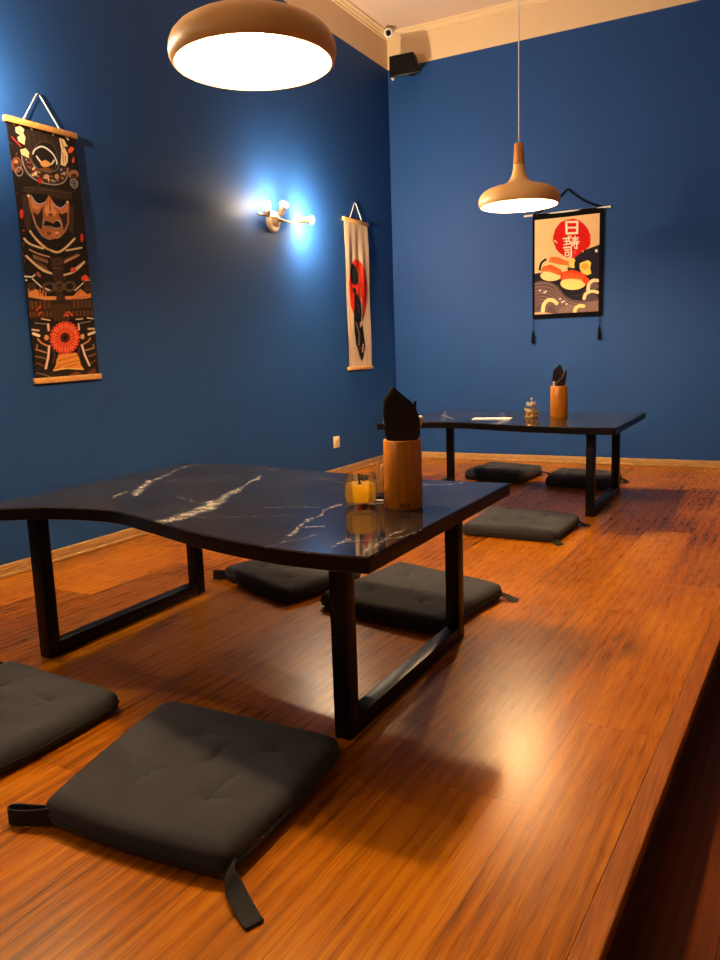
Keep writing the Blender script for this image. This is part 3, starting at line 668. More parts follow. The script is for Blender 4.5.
    for k, (p, w) in enumerate([([(135, 533), (200, 565), (290, 592)], 10), ([(108, 583), (170, 640), (295, 716)], 13), ([(530, 580), (400, 642)], 11), ([(574, 634), (488, 692)], 13)]): a.line(p, w, (196, 150, 124), curve=True)
    for k in range(9): a.line([(165+k*13, 575+k*5), (172+k*13, 600+k*5)], 6, TN); a.line([(405+k*13, 620-k*6), (412+k*13, 640-k*6)], 6, TN)
    for k in range(9): a.line([(150+k*14, 605+k*7), (158+k*14, 632+k*7)], 5, (120, 90, 66))
    a.at(15, 250, 8)
    a.line([(75, 25), (130, 82), (200, 138), (268, 163)], 14, CR, curve=True); a.line([(368, 176), (450, 150), (532, 78)], 14, CR, curve=True); a.line([(490, 20), (380, 62)], 10, TN)
    a.poly([(250, 30), (370, 40), (360, 130), (350, 330), (290, 330), (270, 130)], (54, 37, 27)); a.line([(282, 120), (345, 122)], 6, (110, 84, 64)); a.ell(312, 70, 30, 20, (92, 70, 52), ring=5)
    a.poly([(60, 110), (250, 185), (260, 330), (80, 300)], (28, 19, 15)); a.poly([(380, 190), (580, 110), (590, 300), (390, 330)], (28, 19, 15))
    a.poly([(80, 240), (140, 230), (150, 300), (85, 320)], (66, 46, 32)); a.poly([(540, 240), (590, 230), (592, 320), (520, 320)], (60, 42, 30))
    a.poly([(415, 140), (432, 115), (460, 130), (470, 142), (450, 155), (425, 158)], (222, 84, 38)); a.poly([(505, 200), (540, 175), (566, 195), (575, 208), (545, 232), (512, 222)], (226, 74, 34))
    a.poly([(145, 150), (165, 148), (186, 180), (180, 196), (158, 182)], (172, 84, 52))
    a.line([(60, 183), (118, 188), (136, 172)], 11, (226, 220, 210)); a.line([(118, 202), (190, 270)], 9, (226, 220, 210)); a.line([(218, 283), (252, 298)], 15, (236, 226, 206)); a.line([(525, 242), (455, 300)], 9, (222, 210, 196)); a.ell(72, 213, 8, 8, CR); a.line([(545, 222), (585, 222)], 6, CR)
    for k in range(7): a.line([(90+k*22, 288+(k % 2)*10), (100+k*20, 335)], 10, (204, 122, 66))
    a.poly([(88, 312), (150, 285), (205, 342), (312, 345), (312, 372), (220, 372), (90, 346)], (222, 146, 84)); a.poly([(372, 345), (440, 345), (500, 290), (560, 335), (590, 325), (592, 362), (480, 374), (380, 376)], (222, 142, 78))
    a.line([(175, 340), (165, 290)], 6, (150, 80, 40)); a.line([(470, 350), (500, 300)], 6, (150, 80, 40)); a.line([(430, 370), (560, 350)], 5, (150, 80, 40))
    a.ell(245, 272, 42, 34, (88, 66, 52), ring=17); a.ell(412, 268, 42, 34, (88, 66, 52), ring=17); a.ell(328, 268, 32, 36, (92, 68, 54), ring=15); a.ell(328, 300, 20, 26, (74, 54, 42), ring=10)
    a.poly([(310, 305), (355, 305), (380, 395), (345, 405), (300, 395)], (58, 39, 28)); a.line([(295, 388), (340, 402), (382, 388)], 8, (140, 112, 84), curve=True)
    a.poly([(88, 372), (600, 372), (615, 520), (110, 520)], (44, 29, 17))
    for row, (y0, y1) in enumerate([(382, 440), (466, 505)]):
        for k in range(11):
            for bx in (98, 430): a.line([(bx+k*16+(8 if row else 0), y0), (bx+k*16+6, y1)], 7, (120, 82, 42) if (k+row) % 2 else (86, 56, 30))
    a.poly([(268, 405), (420, 412), (412, 545), (285, 545)], (66, 43, 20))
    a.line([(150, 455), (180, 425)], 12, (206, 56, 40)); a.line([(165, 492), (188, 470)], 12, (196, 60, 40)); a.line([(365, 508), (385, 478), (408, 472), (432, 502)], 11, (222, 82, 40)); a.ell(395, 500, 9, 7, (236, 140, 90))
    a.line([(190, 522), (255, 536)], 9, CR); a.line([(465, 534), (520, 530)], 9, CR); a.line([(560, 524), (612, 532)], 10, CR); a.line([(140, 555), (230, 566)], 6, GY); a.line([(500, 566), (590, 552)], 6, GY)
    a.at(20, 310, 8)
    a.poly([(75, 90), (215, 90), (215, 470), (110, 470)], (34, 23, 17)); a.poly([(455, 90), (580, 90), (610, 470), (470, 470)], (34, 23, 17))
    a.line([(80, 128), (128, 136)], 14, (220, 190, 160)); a.line([(88, 160), (130, 178)], 22, (240, 226, 206)); a.line([(122, 205), (150, 238), (196, 262)], 12, (208, 140, 84)); a.line([(108, 288), (188, 318)], 11, TN); a.line([(118, 250), (112, 290)], 8, TN); a.line([(108, 345), (186, 366)], 14, (120, 84, 52)); a.line([(115, 400), (170, 425)], 10, (110, 76, 50))
    a.line([(530, 134), (582, 134)], 14, (220, 190, 160)); a.line([(533, 178), (590, 160)], 20, (240, 226, 206)); a.line([(548, 212), (530, 235), (490, 256)], 12, (208, 140, 84)); a.line([(580, 290), (508, 308)], 11, TN); a.line([(576, 262), (580, 292)], 8, TN); a.line([(594, 340), (540, 358)], 14, (120, 84, 52)); a.line([(600, 390), (555, 415)], 10, (110, 76, 50))
    a.line([(201, 90), (205, 135)], 18, (222, 180, 150)); a.line([(445, 92), (450, 136)], 15, (222, 180, 150)); a.line([(210, 265), (202, 360), (184, 445)], 17, (238, 200, 178)); a.line([(475, 265), (500, 345), (542, 432)], 17, (238, 200, 178))
    a.ell(188, 195, 18, 22, (214, 150, 90)); a.ell(479, 195, 18, 22, (214, 150, 90)); a.line([(240, 300), (255, 340), (240, 400)], 10, (90, 60, 44)); a.line([(455, 290), (445, 340), (462, 400)], 10, (90, 60, 44))
    a.poly([(268, 380), (285, 335), (430, 325), (452, 370), (470, 430), (495, 462), (380, 452), (320, 462), (238, 468), (262, 425)], (224, 146, 62))
    for p in ([(290, 385), (440, 350)], [(275, 430), (400, 400), (460, 390)], [(330, 445), (440, 420)], [(250, 450), (300, 440)]): a.line(p, 6, (160, 84, 34))
    a.line([(250, 466), (330, 450), (490, 464)], 9, (236, 196, 120)); a.poly([(110, 480), (230, 470), (500, 475), (615, 440), (622, 520), (115, 540)], (40, 27, 18))
    a.poly([(370, 505), (430, 480), (480, 500), (440, 525)], (124, 62, 32)); a.poly([(520, 490), (590, 455), (610, 510), (550, 525)], (104, 62, 32)); a.line([(115, 480), (160, 492), (225, 520)], 6, (120, 108, 100))
    for k in range(26):
        an = 2*PI*k/26; a.line([(335+62*math.cos(an), 200+62*math.sin(an)), (335+112*math.cos(an), 200+122*math.sin(an))], 24, (214, 64, 34) if k % 2 else (228, 82, 44))
    for k in range(26):
        an = 2*PI*(k+.5)/26; a.line([(335+70*math.cos(an), 200+70*math.sin(an)), (335+104*math.cos(an), 200+112*math.sin(an))], 7, (244, 130, 92))
    a.ell(335, 200, 78, 80, (206, 56, 28))
    for k in range(20):
        an = 2*PI*k/20; a.line([(335+38*math.cos(an), 200+38*math.sin(an)), (335+74*math.cos(an), 200+76*math.sin(an))], 8, (236, 104, 60))
    a.ell(335, 200, 40, 42, (84, 30, 14)); a.ell(335, 200, 16, 18, (24, 10, 8))
    return a
def swordsman_art():
    a = Art([(343.5, 222.5), (367, 228), (348, 368.5), (370.5, 366.5)], 90, 420, (206, 180, 150))
    rr = random.Random(5); a.aa = .5
    for k in range(46):
        x = rr.uniform(343, 369); y = rr.uniform(222, 366); L = rr.uniform(8, 40); a.line([(x, y), (x+L*.03, y+L)], rr.uniform(.4, 1.6), rr.choice([(172, 150, 130), (150, 130, 116), (222, 200, 172), (196, 160, 120)]), .5)
    a.line([(356, 224), (357, 262)], .9, (190, 120, 90), .8)
    a.at(240, 180, 4.5)
    for k in range(40): a.line([(480+rr.uniform(0, 95), 620+rr.uniform(0, 210)), (480+rr.uniform(0, 95), 640+rr.uniform(0, 210))], 2, (222, 190, 140), .2)
    a.poly([(512, 360), (535, 372), (556, 410), (567, 470), (567, 540), (558, 600), (545, 625), (505, 610), (490, 560), (485, 470), (492, 400)], (222, 42, 16))
    a.line([(540, 390), (550, 520)], 6, (236, 80, 30), .8); a.line([(528, 470), (540, 560)], 4, (236, 130, 60), .8)
    a.poly([(503, 378), (514, 392), (526, 432), (523, 466), (512, 478), (496, 462), (491, 420), (495, 392)], (20, 18, 20))
    a.line([(525, 405), (530, 465)], 4, (206, 150, 96)); a.poly([(500, 488), (512, 484), (518, 505), (510, 512), (502, 505)], (24, 20, 20))
    a.poly([(508, 505), (520, 515), (532, 545), (548, 575), (552, 610), (545, 640), (552, 690), (558, 745), (548, 800), (540, 812), (528, 770), (514, 735), (506, 680), (503, 620), (506, 560)], (18, 15, 16))
    a.line([(536, 530), (543, 600), (540, 640)], 5, (200, 170, 140)); a.line([(513, 640), (530, 690), (528, 740)], 6, (130, 116, 104)); a.poly([(531, 640), (546, 628), (543, 650), (533, 662)], (214, 190, 164))
    a.line([(520, 560), (530, 600)], 3, (90, 84, 80)); a.line([(524, 760), (534, 800)], 4, (120, 104, 90)); a.line([(548, 735), (545, 770)], 4, (214, 170, 140)); a.line([(480, 755), (580, 752)], 2, (170, 130, 80), .6)
    return a
def sushi_art():
    a = Art([(534, 216.5), (604.5, 207.5), (533.7, 318.5), (600.5, 316)], 260, 380, (232, 192, 138)); rr = random.Random(9)
    a.at(460, 110, 4)
    for k in range(30): x = rr.uniform(300, 570); y = rr.uniform(410, 640); a.line([(x, y), (x+rr.uniform(-3, 3), y+rr.uniform(10, 50))], 3, rr.choice([(222, 178, 124), (240, 206, 156)]), .5)
    a.poly([(425, 610), (470, 595), (515, 562), (545, 545), (572, 532), (572, 775), (430, 775), (295, 700), (295, 655), (330, 650)], (34, 28, 42))
    for k in range(9): a.line([(480+k*12, 610+k*4), (520+k*8, 575+k*2)], 2.5, (62, 54, 66)); a.line([(455+k*14, 745), (520+k*8, 700)], 2.5, (70, 62, 74))
    a.ell(548, 562, 7, 9, (236, 230, 222))
    a.at(520, 180, 7.2)
    pts = [(385+138*(1+rr.uniform(-.035, .02))*math.cos(2*PI*k/44), 420+142*(1+rr.uniform(-.03, .02))*math.sin(2*PI*k/44)) for k in range(44)]
    pts = [p for p in pts if not (p[0] > 440 and p[1] > 480)]
    a.poly(pts+[(500, 500), (440, 545)] if False else pts, (206, 22, 16))
    a.poly([(470, 505), (585, 462), (585, 640), (400, 640), (400, 560)], (34, 28, 42)); a.ell(558, 508, 9, 12, (238, 232, 224))
    for x, y, r in ((262, 440, 8), (275, 450, 5), (515, 360, 6), (505, 345, 4), (463, 512, 6), (520, 410, 5)): a.ell(x, y, r, r, (236, 196, 150))
    W = (248, 226, 196)
    a.line([(346, 302), (347, 384), (424, 380), (427, 300), (346, 302)], 15, W); a.line([(352, 343), (420, 341)], 12, W)                       # 日
    a.line([(322, 421), (372, 416)], 9, W); a.line([(330, 441), (362, 439)], 8, W); a.line([(346, 424), (347, 462)], 8, W); a.line([(326, 465), (366, 458)], 8, W)
    a.line([(360, 404), (366, 436), (384, 466)], 9, W, curve=True); a.ell(376, 405, 6, 6, W)                                              # 式
    a.line([(386, 418), (432, 414)], 8, W); a.line([(390, 431), (428, 428)], 7, W); a.line([(382, 446), (437, 442)], 8, W); a.line([(409, 403), (406, 440), (384, 474)], 8, W, curve=True)
    a.line([(396, 460), (432, 456)], 7, W); a.line([(420, 448), (420, 492), (406, 488)], 8, W); a.ell(402, 476, 5, 5, W)                     # 寿
    a.line([(326, 486), (378, 482), (379, 548), (364, 558)], 11, W); a.line([(332, 504), (364, 501)], 8, W); a.line([(336, 520), (337, 544), (362, 541), (361, 517), (336, 520)], 8, W)   # 司
    a.line([(398, 510), (412, 508), (412, 528), (398, 528), (398, 510)], 3, (236, 120, 90))
    a.at(520, 250, 7.2)
    # the plate of sushi
    a.poly([(110, 215), (130, 180), (300, 230), (480, 190), (520, 230), (440, 320), (330, 330), (220, 225)], (30, 24, 36))
    a.ell(270, 125, 95, 40, (246, 206, 140)); a.line([(192, 68), (160, 95), (148, 140)], 17, (22, 18, 22), curve=True)
    a.poly([(230, 48), (282, 50), (372, 90), (352, 110), (290, 104), (214, 86)], (222, 106, 42))
    for k in range(6): a.line([(240+k*20, 58+k*6), (232+k*20, 86+k*4)], 4, (244, 150, 80))
    a.ell(388, 95, 28, 34, (246, 204, 90)); a.poly([(405, 75), (445, 72), (465, 90), (440, 140), (408, 140), (398, 105)], (24, 20, 26))
    a.poly([(440, 95), (470, 82), (500, 72), (520, 90), (512, 130), (520, 170), (490, 182), (452, 165), (438, 130)], (246, 206, 100)); a.ell(478, 118, 26, 22, (234, 170, 50))
    a.ell(230, 185, 76, 38, (250, 218, 150)); a.poly([(152, 152), (172, 118), (230, 103), (300, 138), (322, 172), (290, 182), (222, 156)], (230, 92, 34))
    for k in range(9): a.line([(175+k*14, 120+k*4), (168+k*14, 146+k*3)], 4, (246, 140, 80))
    a.ell(388, 242, 90, 46, (250, 218, 132)); a.poly([(296, 165), (340, 150), (392, 142), (462, 168), (512, 222), (492, 264), (470, 240), (440, 212), (370, 205), (300, 216)], (228, 66, 20))
    for k in range(10): a.line([(325+k*15, 160+k*3), (318+k*15, 202+k*2)], 5, (246, 132, 70))
    a.ell(356, 132, 7, 12, (26, 20, 22))
    # purple-grey waves
    a.poly([(100, 238), (150, 222), (220, 226), (280, 260), (330, 330), (380, 360), (440, 368), (580, 345), (580, 480), (100, 480)], (98, 76, 78))
    for k in range(7): a.line([(100, 250+k*26), (170, 238+k*24), (250, 262+k*26), (320, 345+k*22), (400, 388+k*14), (580, 372+k*14)], 3.5, (158, 130, 122), curve=True)
    for k in range(5): a.line([(105, 330+k*24), (170, 315+k*24), (250, 350+k*22)], 3, (60, 46, 54), curve=True)
    a.poly([(260, 480), (300, 420), (360, 395), (430, 400), (580, 372), (580, 480)], (132, 106, 98)); a.poly([(100, 480), (110, 452), (160, 446), (250, 462), (300, 480)], (214, 168, 138))
    for k in range(5): a.line([(290+k*60, 475), (330+k*55, 430-k*6)], 3, (96, 74, 76))
    F = (244, 214, 140)
    a.line([(170, 440), (178, 395), (205, 365), (240, 362), (268, 385)], 27, F, curve=True); a.line([(190, 440), (215, 395), (250, 392)], 12, (120, 96, 84), curve=True)
    a.line([(400, 462), (402, 430), (430, 408), (460, 408)], 25, F, curve=True); a.line([(300, 472), (345, 465)], 14, F)
    a.line([(495, 290), (503, 250), (530, 222), (562, 222)], 24, (248, 220, 176), curve=True); a.ell(540, 262, 30, 26, (110, 86, 84)); a.line([(466, 352), (480, 318), (520, 300), (560, 308)], 23, (248, 220, 160), curve=True); a.ell(520, 345, 38, 24, (88, 68, 72))
    for x, y in ((150, 292), (180, 306), (192, 300), (294, 354), (308, 378), (322, 372), (340, 392)): a.ell(x, y, 7, 6, (240, 224, 206))
    return a
def wood_scroll(label, loc, w, drop, art, wave, rodlen):
    """loc: on the wall, at the top rod's middle; local x runs along the wall, local -y out of it"""
    t = thing('wall_scroll', label, 'wall scroll', loc, PI/2, 'hanging printed scrolls')
    scroll_cloth(art, w, drop, wave, t)
    for nm, z in (('top_rod', .004), ('bottom_rod', -drop+.004)):
        bm = bmesh.new(); add_box(bm, (-rodlen/2, -.021, z-.013), (rodlen/2, -.001, z+.013), .003); bm_obj(nm, bm, M['rod_wood'], t, True)
    tube('hanging_string', [(-.10, -.011, .015), (-.005, -.009, .145), (.005, -.009, .145), (.10, -.011, .015)], .0028, M['string'], t, 8)
    return t
def nail(label, loc, rz, r=.004):
    o = lathe('wall_nail', [(0, 0), (.0018, 0), (.0018, .011), (r, .012), (r, .0135), (0, .014)], M['steel'], None, 12, axis=Matrix.Rotation(PI/2, 4, 'X'))
    o.location = loc; o.rotation_euler = (0, 0, rz); return tag(o, label, 'nail')
wood_scroll('tall dark wall scroll printed with an armoured warrior mask and a red flower', (0, -3.594, 1.958), .375, 1.115, samurai_art(),
            lambda u, v: -.011+.002*np.sin(5*u+4*v)*np.sin(PI*v)-.003*np.sin(PI*v), .392).rotation_euler = (0, -.019, PI/2)
nail('small nail holding the string of the dark warrior scroll', (0, -3.594, 2.10), PI/2)
wood_scroll('tall narrow pale wall scroll with a red sun and dark standing figure, near the corner', (0, -.662, 1.918), .375, 1.120, swordsman_art(),
            lambda u, v: -.011+.004*np.sin(7*u+9*v)*np.sin(PI*v)**.5-.004*np.sin(PI*v)+.003*np.sin(22*u)*np.sin(PI*np.clip(v*1.6, 0, 1)), .405)
nail('small nail holding the string of the red sun scroll', (0, -.662, 2.06), PI/2)
# sushi hanging on the back wall
t = thing('wall_scroll', 'black-bordered wall hanging printed with sushi and white characters on a red sun', 'wall scroll', (1.48, 0, 1.918), 0, 'hanging printed scrolls')
WV = lambda u, v: -.016+.004*np.sin(9*u+2)*np.sin(2.2*v+.4)
cw, cd = .52, .775
scroll_cloth(sushi_art(), cw, cd, WV, t)
def border_strip(u0, u1, v0, v1):
    n_ = 24; bm = bmesh.new(); rows = []
    for i in range(n_+1):
        s = i/n_
        if (u1-u0) > (v1-v0): pts = [(u0+(u1-u0)*s, v0), (u0+(u1-u0)*s, v1)]
        else: pts = [(u0, v0+(v1-v0)*s), (u1, v0+(v1-v0)*s)]
        row = []
        for uu, vv in pts:
            d = float(WV(np.float64(max(-.5, min(.5, uu))), np.float64(max(0, min(1, vv)))))
            row += [bm.verts.new((uu*cw, d-.0025, -vv*cd)), bm.verts.new((uu*cw, d+.0022, -vv*cd))]
        rows.append(row)
    for a, c in zip(rows, rows[1:]):
        bm.faces.new((a[0], a[2], c[2], c[0])); bm.faces.new((a[1], c[1], c[3], a[3])); bm.faces.new((a[0], c[0], c[1], a[1])); bm.faces.new((a[2], a[3], c[3], c[2]))
    bm.faces.new((rows[0][0], rows[0][1], rows[0][3], rows[0][2])); bm.faces.new((rows[-1][0], rows[-1][2], rows[-1][3], rows[-1][1]))
    bm_obj('border', bm, M['black_cloth'], t, False)
border_strip(-.512, .512, -.012, .045); border_strip(-.512, .512, .965, 1.004)
border_strip(-.512, -.478, .045, .965); border_strip(.462, .512, .045, .965)
tube('top_rod', [(-.335, -.012, .004), (.318, -.012, .004)], .0075, M['white_rod'], t, 12)
tube('bottom_rod', [(-.262, -.012, -cd+.012), (.262, -.012, -cd+.012)], .007, M['black_cloth'], t, 12)
def braid(a, c):
    a = Vector(a); c = Vector(c); n_ = 60; bm = bmesh.new(); d = (c-a).normalized(); s = d.cross(Vector((0, 1, 0)))
    for ph in (0, PI):
        add_tube(bm, [a+(c-a)*(i/n_)+s*.0045*math.sin(i*1.05+ph)+Vector((0, .004*math.cos(i*1.05+ph), -.022*math.sin(PI*i/n_))) for i in range(n_+1)], .0035, 6)
    bm_obj('hanging_cord', bm, M['black_cloth'], t, True)
braid((-.262, -.012, .008), (0, -.010, .168)); braid((0, -.010, .168), (.255, -.012, .008))
for x, dz in ((-.262, .0), (.248, .012)):
    s = tube('tassel', smooth_path([(x, -.012, -cd+.006), (x+.002, -.011, -cd-.05), (x, -.012, -cd-.105+dz)], 4), .0022, M['black_cloth'], t, 6)
    lathe('tassel_skirt', [(0, .004), (.006, .004), (.008, -.006), (.0075, -.016), (.012, -.05), (.0135, -.088), (.009, -.09), (0, -.09)], M['black_cloth'], s, 14).location = (x, -.0155, -cd-.105+dz)
nail('small nail above the sushi wall hanging', (1.48, 0, 2.083), 0)

# ------------------------------------------------------------------ loudspeaker and camera in the corner
t = thing('loudspeaker', 'small black loudspeaker tilted down from the back wall corner under the ceiling', 'speaker', (.225, 0, 3.165))
rot = Matrix.Translation((-.01, -.125, -.005)) @ Matrix.Scale(1.22, 4) @ Matrix.Rotation(math.radians(14), 4, 'X') @ Matrix.Rotation(math.radians(10), 4, 'Z')
def tf(o, mtx): o.data.transform(mtx); return o
bm = bmesh.new()
fr = [(-.100, -.075, -.062), (.118, -.075, -.062), (.080, -.075, .064), (-.084, -.075, .064)]; bk = [(-.07, .075, -.05), (.075, .075, -.05), (.065, .075, .055), (-.06, .075, .055)]
a_ = [bm.verts.new(p) for p in fr]; c_ = [bm.verts.new(p) for p in bk]
bm.faces.new(a_); bm.faces.new(c_[::-1])
for i in range(4): bm.faces.new((a_[i], c_[i], c_[(i+1) % 4], a_[(i+1) % 4]))
bmesh.ops.bevel(bm, geom=list(bm.edges), offset=.008, segments=2, profile=.5, affect='EDGES'); tf(bm_obj('cabinet', bm, M['black_plastic'], t, True), rot)
bm = bmesh.new(); add_prism(bm, [(-.090, -.054), (.104, -.054), (.072, .056), (-.076, .056)], 0, .006); o = bm_obj('grille', bm, M['grille'], t)
tf(o, rot @ Matrix.Translation((0, -.075, 0)) @ Matrix.Rotation(PI/2, 4, 'X'))
bm = bmesh.new(); add_box(bm, (-.03, -.004, -.05), (.03, .003, .05), .001); bm_obj('wall_bracket', bm, M['black_plastic'], t, True)
tube('bracket_arm', [(0, -.002, 0), (0, -.045, 0)], .012, M['black_plastic'], t)
tube('cable', smooth_path([(-.055, -.03, .02), (-.075, -.008, .06), (-.078, -.005, .17), (-.080, -.012, .25)], 5), .004, M['white_plastic'], t, 8)
t = thing('security_camera', 'small white bullet security camera tucked into the ceiling corner', 'camera', (.09, -.09, ZC))
d = Vector((.40, -.85, -.30)).normalized(); p = Vector((-.005, -.06, -.052))
lathe('camera_body', [(0, -.085), (.030, -.085), (.033, -.08), (.033, .02), (.036, .022), (.036, .036), (.030, .038), (0, .037)], M['white_plastic'], t, 28, axis=along(p, d))
lathe('lens', [(0, .036), (.022, .0385), (.022, .040), (.012, .043), (0, .044)], M['lens'], t, 24, axis=along(p, d))
lathe('mount', [(0, 0), (.035, 0), (.035, -.01), (.014, -.016), (.012, -.03), (0, -.03)], M['white_plastic'], t, 24)
o = lathe('wall_hook', [(0, 0), (.012, 0), (.012, .004), (.005, .006), (.005, .018), (.008, .020), (.008, .024), (0, .024)], M['white_plastic'], None, 16, axis=Matrix.Rotation(PI/2, 4, 'X'))
o.location = (.045, 0, 3.125); tag(o, 'tiny white hook on the back wall just under the loudspeaker', 'hook')
# socket outlet
t = thing('power_socket', 'cream wall power socket low on the blue left wall behind the front table', 'socket', (0, -1.079, .257))
bm = bmesh.new(); add_box(bm, (0, -.043, -.043), (.010, .043, .043), .003); bm_obj('face_plate', bm, M['cream_plastic'], t, True)
lathe('socket_ring', [(.019, .010), (.0225, .010), (.0225, .013), (.019, .013)], M['cream_plastic'], t, 28, True, ax)
o = lathe('socket_well', [(0, .0105), (.019, .0105), (.019, .011), (0, .011)], M['stick'], t, 28, axis=ax)
for y in (-.0095, .0095): lathe('pin_hole', [(0, .0112), (.003, .0112), (.003, .0116), (0, .0116)], M['dark_hole'], o, 10, axis=ax).location = (0, y, 0)

# ------------------------------------------------------------------ things on the near table
def bamboo_cup(label, loc, r, h, mark=None):
    t = thing('bamboo_cup', label, 'cup', loc, 0, 'bamboo napkin cups')
    lathe('cup_body', [(0, 0), (r*.95, 0), (r, .004), (r*1.0, h*.5), (r*.985, h-.002), (r*.96, h), (r*.86, h), (r*.85, h-.003), (r*.86, .012), (0, .011)], M['bamboo'], t, 56)
    if mark:
        bm = bmesh.new()
        def st(pts, w=.0011):   # a burnt stroke laid on the round wall, drawn in (angle*r, z)
            for (x0, z0), (x1, z1) in zip(pts, pts[1:]):
                d_ = Vector((x1-x0, z1-z0)).normalized(); nx, nz = -d_.y*w, d_.x*w
                q = [(x0+nx, z0+nz), (x0-nx, z0-nz), (x1-nx, z1-nz), (x1+nx, z1+nz)]; vs = []
                for rr_ in (r+.0001, r+.0007):
                    vs.append([bm.verts.new((rr_*math.cos(mark+x/r), rr_*math.sin(mark+x/r), z)) for x, z in q])
                bm.faces.new(vs[1]); bm.faces.new(vs[0][::-1])
                for i in range(4): bm.faces.new((vs[0][i], vs[0][(i+1) % 4], vs[1][(i+1) % 4], vs[1][i]))
        st([(-.011, .008), (-.011, .019), (-.003, .008), (-.003, .019)])
        st([(.001, .017), (.003, .0185), (.005, .017), (.003, .0155), (.001, .017)], .0008)
        st([(.0055, .0165), (.008, .019), (.0105, .0165), (.006, .008), (.011, .008)])
        bm_obj('number_mark', bm, M['ink'], t)
    return t
CX, CY, CR = 2.083, -4.295, .052
bamboo_cup('tall amber bamboo cup marked with a number, on the front table, holding a black napkin', (CX, CY, ZT), CR, .186, -1.05)
def napkin(name, poly, loc, rz, tilt, th=.010, layers=3):
    """a folded paper napkin: several sheets of the same outline"""
    t = bpy.data.objects.new(name, None); link(t); t.location = loc; t.rotation_euler = (tilt, 0, rz)
    for k in range(layers):
        bm = bmesh.new(); off = (k-(layers-1)/2)*th/layers; sh = .0018*k
        pl = [(x-(sh if x < 0 else 0), z+sh*.6) for x, z in poly]
        N_ = 14; xs = [p_[0] for p_ in pl]
        a = []; c = []
        for x, z in pl:
            y = off-.010*math.cos(x/.05*1.2)+.05*z*z
            a.append(bm.verts.new((x, y-th/layers*.45, z))); c.append(bm.verts.new((x, y+th/layers*.45, z)))
        m_ = len(pl); bm.faces.new(a); bm.faces.new(c[::-1])
        bm.normal_update()
        for i in range(m_): bm.faces.new((a[i], c[i], c[(i+1) % m_], a[(i+1) % m_]))
        bmesh.ops.triangulate(bm, faces=[f for f in bm.faces if len(f.verts) > 4])
        
        bmesh.ops.recalc_face_normals(bm, faces=bm.faces); bm.normal_update()
        for f in bm.faces:
            if abs(f.normal.y) < .3: f.material_index = 1
        bm_obj('sheet', bm, [M['napkin'], M['napkin_edge']], t)
    # pale fold line down the left side
    lf = [p_ for p_ in poly if p_[0] < -.005 and p_[1] > .10]
    return t
yaw = math.radians(30)
NP = [(-.028, 0), (.026, 0), (.032, .150), (.039, .172), (.0455, .182), (.047, .207), (.046, .225), (.036, .257), (.020, .275), (-.004, .297), (-.020, .312), (-.028, .305), (-.047, .276), (-.049, .255), (-.046, .20), (-.045, .182), (-.040, .172), (-.032, .150)]
t = napkin('paper_napkin', NP, (CX+.006, CY-.006, ZT+.014), yaw, -.02)
tag(t, 'large black folded paper napkin standing in the bamboo cup on the front table', 'napkin')
dx, dy = math.cos(yaw), math.sin(yaw)
o = tube('chopstick', [(CX-.010, CY+.034, ZT+.013), (CX+.022, CY+.043, ZT+.286)], [.0028, .0042], M['black_plastic'], None, 8); tag(o, 'thin black chopstick end rising behind the black napkin on the front table', 'chopstick')
o = tube('paper_roll', smooth_path([(CX+.020, CY+.014, ZT+.013), (CX+.032, CY+.022, ZT+.18), (CX+.041, CY+.028, ZT+.234), (CX+.042, CY+.028, ZT+.240)], 3), [.007]*6+[.009]*3+[.0085], M['paper'], None, 10); tag(o, 'rounded white paper tip showing at the right edge of the black napkin', 'paper')
def tumbler(label, loc, r, h, flutes, cat='candle', name='glass_candle', group=None):
    t = thing(name, label, cat, loc, 0, group)
    bm = bmesh.new(); n_ = 72; prof = [(r*.86, 0), (r*.93, .004), (r*.96, .014), (r*.955, .018), (r, .024), (r, h*.72), (r*.97, h*.78), (r*.965, h-.003), (r*.945, h), (r*.90, h-.002), (r*.90, .022), (r*.84, .017)]
    rings = []
    for r_, z in prof:
        ring = []
        for k in range(n_):
            an = 2*PI*k/n_; q = r_
            if r_ >= r*.999: q = r_*(1-.035*abs(math.sin(an*flutes/2)))*(1+.012*math.sin(z*420+an*flutes))
            ring.append(bm.verts.new((q*math.cos(an), q*math.sin(an), z)))
        rings.append(ring)
    for a, c in zip(rings, rings[1:]):
        for k in range(n_): bm.faces.new((a[k], a[(k+1) % n_], c[(k+1) % n_], c[k]))
    bm.faces.new(rings[0][::-1]); bm.faces.new(rings[-1])
    bm_obj('glass', bm, M['glass'], t, True)
    return t
GX, GY = 1.972, -4.335
t = tumbler('small faceted clear glass with amber wax and a dark wick, left of the bamboo cup', (GX, GY, ZT), .0455, .093, 16)
bm = bmesh.new(); add_lathe(bm, [(0, .0175), (.0375, .0175), (.0408, .023), (.0408, .064), (.037, .0675), (.022, .0645), (0, .066)], 40)
for v in bm.verts: v.co.z += .0012*math.sin(v.co.x*260+v.co.y*190)*(v.co.z > .06)
bm_obj('wax', bm, M['wax'], t, True)
w_ = tube('wick', smooth_path([(.0, -.004, .064), (-.001, -.004, .078), (-.003, -.004, .094)], 4), .0030, M['ink'], t, 8)
sphere('wick_clip', .0055, M['ink'], w_, (0, -.005, .067), (1, 1, .7), 12)
JX, JY = 1.962, -4.195
t = tumbler('small clear glass of thin sticks half hidden behind the bamboo cup', (JX, JY, ZT), .033, .052, 12, 'glass', 'stick_glass')
